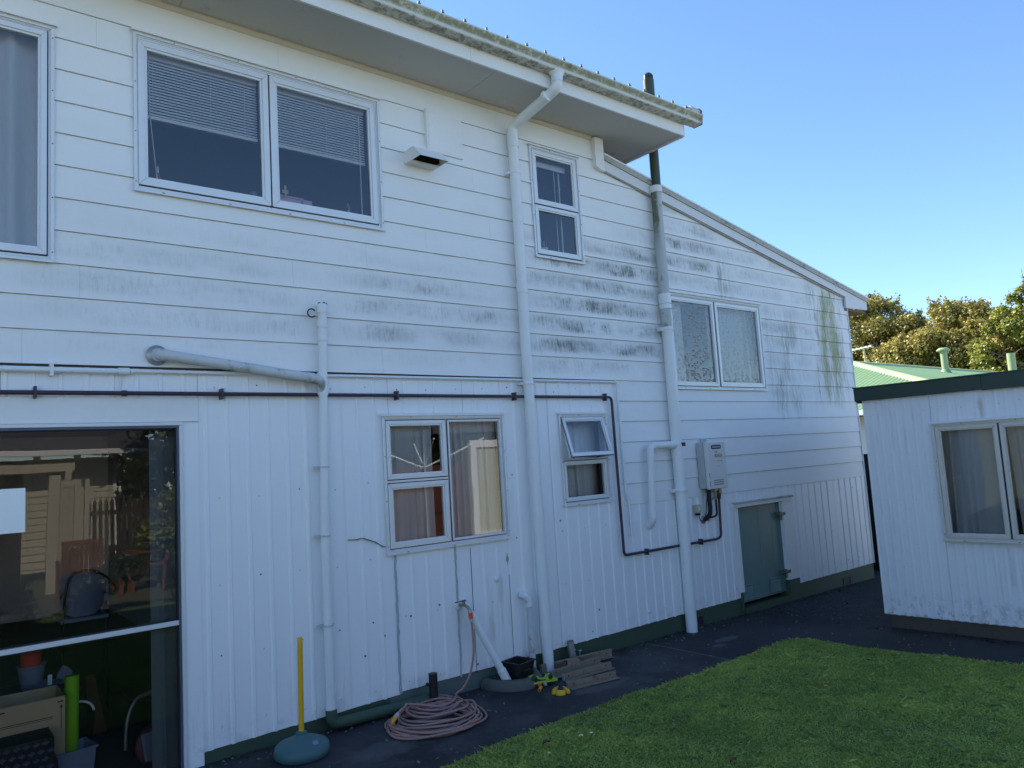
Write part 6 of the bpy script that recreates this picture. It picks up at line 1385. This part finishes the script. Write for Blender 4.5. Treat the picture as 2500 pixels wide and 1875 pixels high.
def garden_chair(label, x, y, rot, group='orange wooden garden chairs'):
    t = thing('garden_chair', label, 'chair', (0, 0, 0), group, world=False); F = Matrix.Translation((x, y, gz(x))) @ Matrix.Rotation(rot, 4, 'Z'); t.matrix_world = F
    for a in (-.24, .24):
        mb = MB(); mb.box(a-.025, a+.025, .20, .25, 0, .62); obj('leg', mb, M['chairwood'], t); mb = MB(); mb.hexa([(a-.025, -.25, 0), (a+.025, -.25, 0), (a+.025, -.20, 0), (a-.025, -.20, 0), (a-.025, -.34, .95), (a+.025, -.34, .95), (a+.025, -.29, .95), (a-.025, -.29, .95)]); obj('leg', mb, M['chairwood'], t); mb = MB(); mb.box(a-.03, a+.03, -.28, .27, .621, .65); obj('armrest', mb, M['chairwood'], t)
    mb = MB(); mb.box(-.214, .214, -.24, .24, .40, .43); obj('seat', mb, M['chairwood'], t)
    for k in range(7): mb = MB(); q = -.20 + k * .062; mb.hexa([(q, -.262, .48), (q+.045, -.262, .48), (q+.045, -.245, .48), (q, -.245, .48), (q, -.315, .86), (q+.045, -.315, .86), (q+.045, -.298, .86), (q, -.298, .86)]); obj('back_slat', mb, M['chairwood'], t)
    mb = MB(); mb.box(-.2145, .2145, -.34, -.30, .87, .95); mb.box(-.2145, .2145, -.27, -.23, .435, .475); obj('back_rail', mb, M['chairwood'], t); return t
shrub('tall dark hedge behind the picket fence, mirrored in the tall glass', 6.0, -13.4, 2.3, 51, M['leaf_dark'], 6000, .16); shrub('tall dark hedge behind the terracotta fence, out of the frame', 8.2, -13.0, 2.2, 52, M['leaf_dark'], 4000, .16)
garden_chair('orange wooden garden chair with its back to the glass, in the mirrored garden', 2.05, -8.0, R(180)); garden_chair('orange wooden garden chair seen sideways beside the table, in the mirrored garden', 3.1, -8.6, R(95))
t = thing('garden_table', 'orange wooden garden table between the two mirrored chairs', 'table', (2.45, -8.6, 0)); g = gz(2.4)
mb = MB(); mb.box(2.0, 2.75, -9.1, -8.3, g+.70, g+.735); obj('table_top', mb, M['picket'], t)
for x in (2.04, 2.65):
    for y in (-9.05, -8.40): mb = MB(); mb.box(x, x+.07, y, y+.07, g, g+.699); obj('leg', mb, M['chairwood'], t)
oh = thing('olive_house', 'olive yellow weatherboard house mirrored in the three-light window', 'house', (11, -12, 0))
for k in range(17):
    z = -.1 + k * .15; mb = MB(); mb.hexa([(9.7, -10.58, z), (16, -10.58, z), (16, -10.62, z), (9.7, -10.62, z), (9.7, -10.60, z+.152), (16, -10.60, z+.152), (16, -10.62, z+.152), (9.7, -10.62, z+.152)]); obj('weatherboard', mb, M['olive'], oh)
mb = MB(); mb.box(9.71, 16, -15, -10.625, -.1, 2.44); mb.box(10.40, 12.3, -10.57, -9.69, -.1, 2.40); obj('wall', mb, M['olive'], oh)
mb = MB(); mb.box(9.3, 16.4, -15.4, -9.4, 2.45, 2.56); mb.prism([(-15.4, 2.56), (-9.4, 2.56), (-12.7, 3.5)], 9.3, 16.4, 'x'); obj('roof', mb, M['greyroof'], oh)
mb = MB(); mitred(mb, 10.43, 12.2, -.05, 2.27, .17, -9.66, -9.58); wq = obj('window', mb, M['white_wall'], oh, .004); wc = curtain('curtain', 'cream curtain behind the white framed slider of the olive house', 10.60, 12.03, .12, 2.10, -9.63, 9, .03, fabric('cream_curtain', (.62, .62, .46), .1), seed=15)
mb = MB(); of = thing('board_fence', 'terracotta boarded fence mirrored in the three-light window', 'fence', (9.5, -9.7, 0))
for k in range(18): mb = MB(); x = 8.0 + k * .13; mb.box(x, x + .122, -9.72, -9.70, gz(9) - .05, 1.74 + random.uniform(-.01, .01)); obj('fence_board', mb, M['terracotta'], of)
mb = MB(); mb.box(8.0, 10.34, -9.76, -9.721, .4, .5); mb.box(8.0, 10.34, -9.76, -9.721, 1.3, 1.4); obj('fence_rail', mb, M['terracotta'], of)
cl = thing('clothes_line', 'pale rotary clothes line mirrored in the upper left light of the window', 'clothes line', (8.4, -8.4, 0)); mb = MB(); g = gz(8.4)
mb.cyl((8.4, -8.4, g), (8.4, -8.4, 2.0), .025); obj('post', mb, M['steel'], cl)
for a in range(4): mb = MB(); q = a * math.pi / 2 + .4; mb.tube([(8.4, -8.4, 1.7), (8.4 + 1.3*math.cos(q), -8.4 + 1.3*math.sin(q), 2.25)], .016, 8); obj('arm', mb, M['paper'], cl)
# pieces built together in one loop become separate parts
def split_pieces(o):
    me = o.data; par = list(range(len(me.vertices)))
    def find(i):
        while par[i] != i: par[i] = par[par[i]]; i = par[i]
        return i
    grid = {}
    for v in me.vertices:
        k = tuple(round(c * 600) for c in v.co)
        if k in grid: par[find(v.index)] = find(grid[k])
        else: grid[k] = v.index
    for p in me.polygons:
        r0 = find(p.vertices[0])
        for q in p.vertices[1:]: par[find(q)] = r0
    groups = {}
    for p in me.polygons: groups.setdefault(find(p.vertices[0]), []).append(p)
    if len(groups) < 2: return
    co = [v.co.copy() for v in me.vertices]; data = [([tuple(p.vertices) for p in ps], [p.use_smooth for p in ps]) for ps in groups.values()]; m = me.materials[0]; base = o.name.split('.')[0]
    for i, (fs, sm) in enumerate(data):
        used = sorted({q for f in fs for q in f}); ix = {q: j for j, q in enumerate(used)}
        n = bpy.data.meshes.new(base); n.from_pydata([co[q] for q in used], [], [[ix[q] for q in f] for f in fs]); n.polygons.foreach_set('use_smooth', sm); n.materials.append(m)
        if i == 0: o.data = n
        else:
            c = o.copy(); c.data = n; COL.objects.link(c)
            if 'label' in c: del c['label']
SPLIT = {'pipe_socket', 'pipe_clip', 'pipe_bracket', 'pipe_flange', 'knob', 'rail', 'capped_pipe_stub', 'plinth', 'cladding_sheet', 'fence_rail', 'gate_rail', 'post', 'partition_wall', 'floor_deck', 'kitchen_cupboard',
         'outer_wall', 'ridge_cap', 'valve', 'bolt_hole', 'wall_bracket', 'back_rail', 'open_seam', 'conduit_coupling', 'wall', 'hose_connector', 'cord'}
for o in list(bpy.data.objects):
    if o.type == 'MESH' and o.parent is not None and o.name.split('.')[0] in SPLIT and not o.children: split_pieces(o)
for a in bpy.data.objects:
    if '_w' in a: del a['_w']
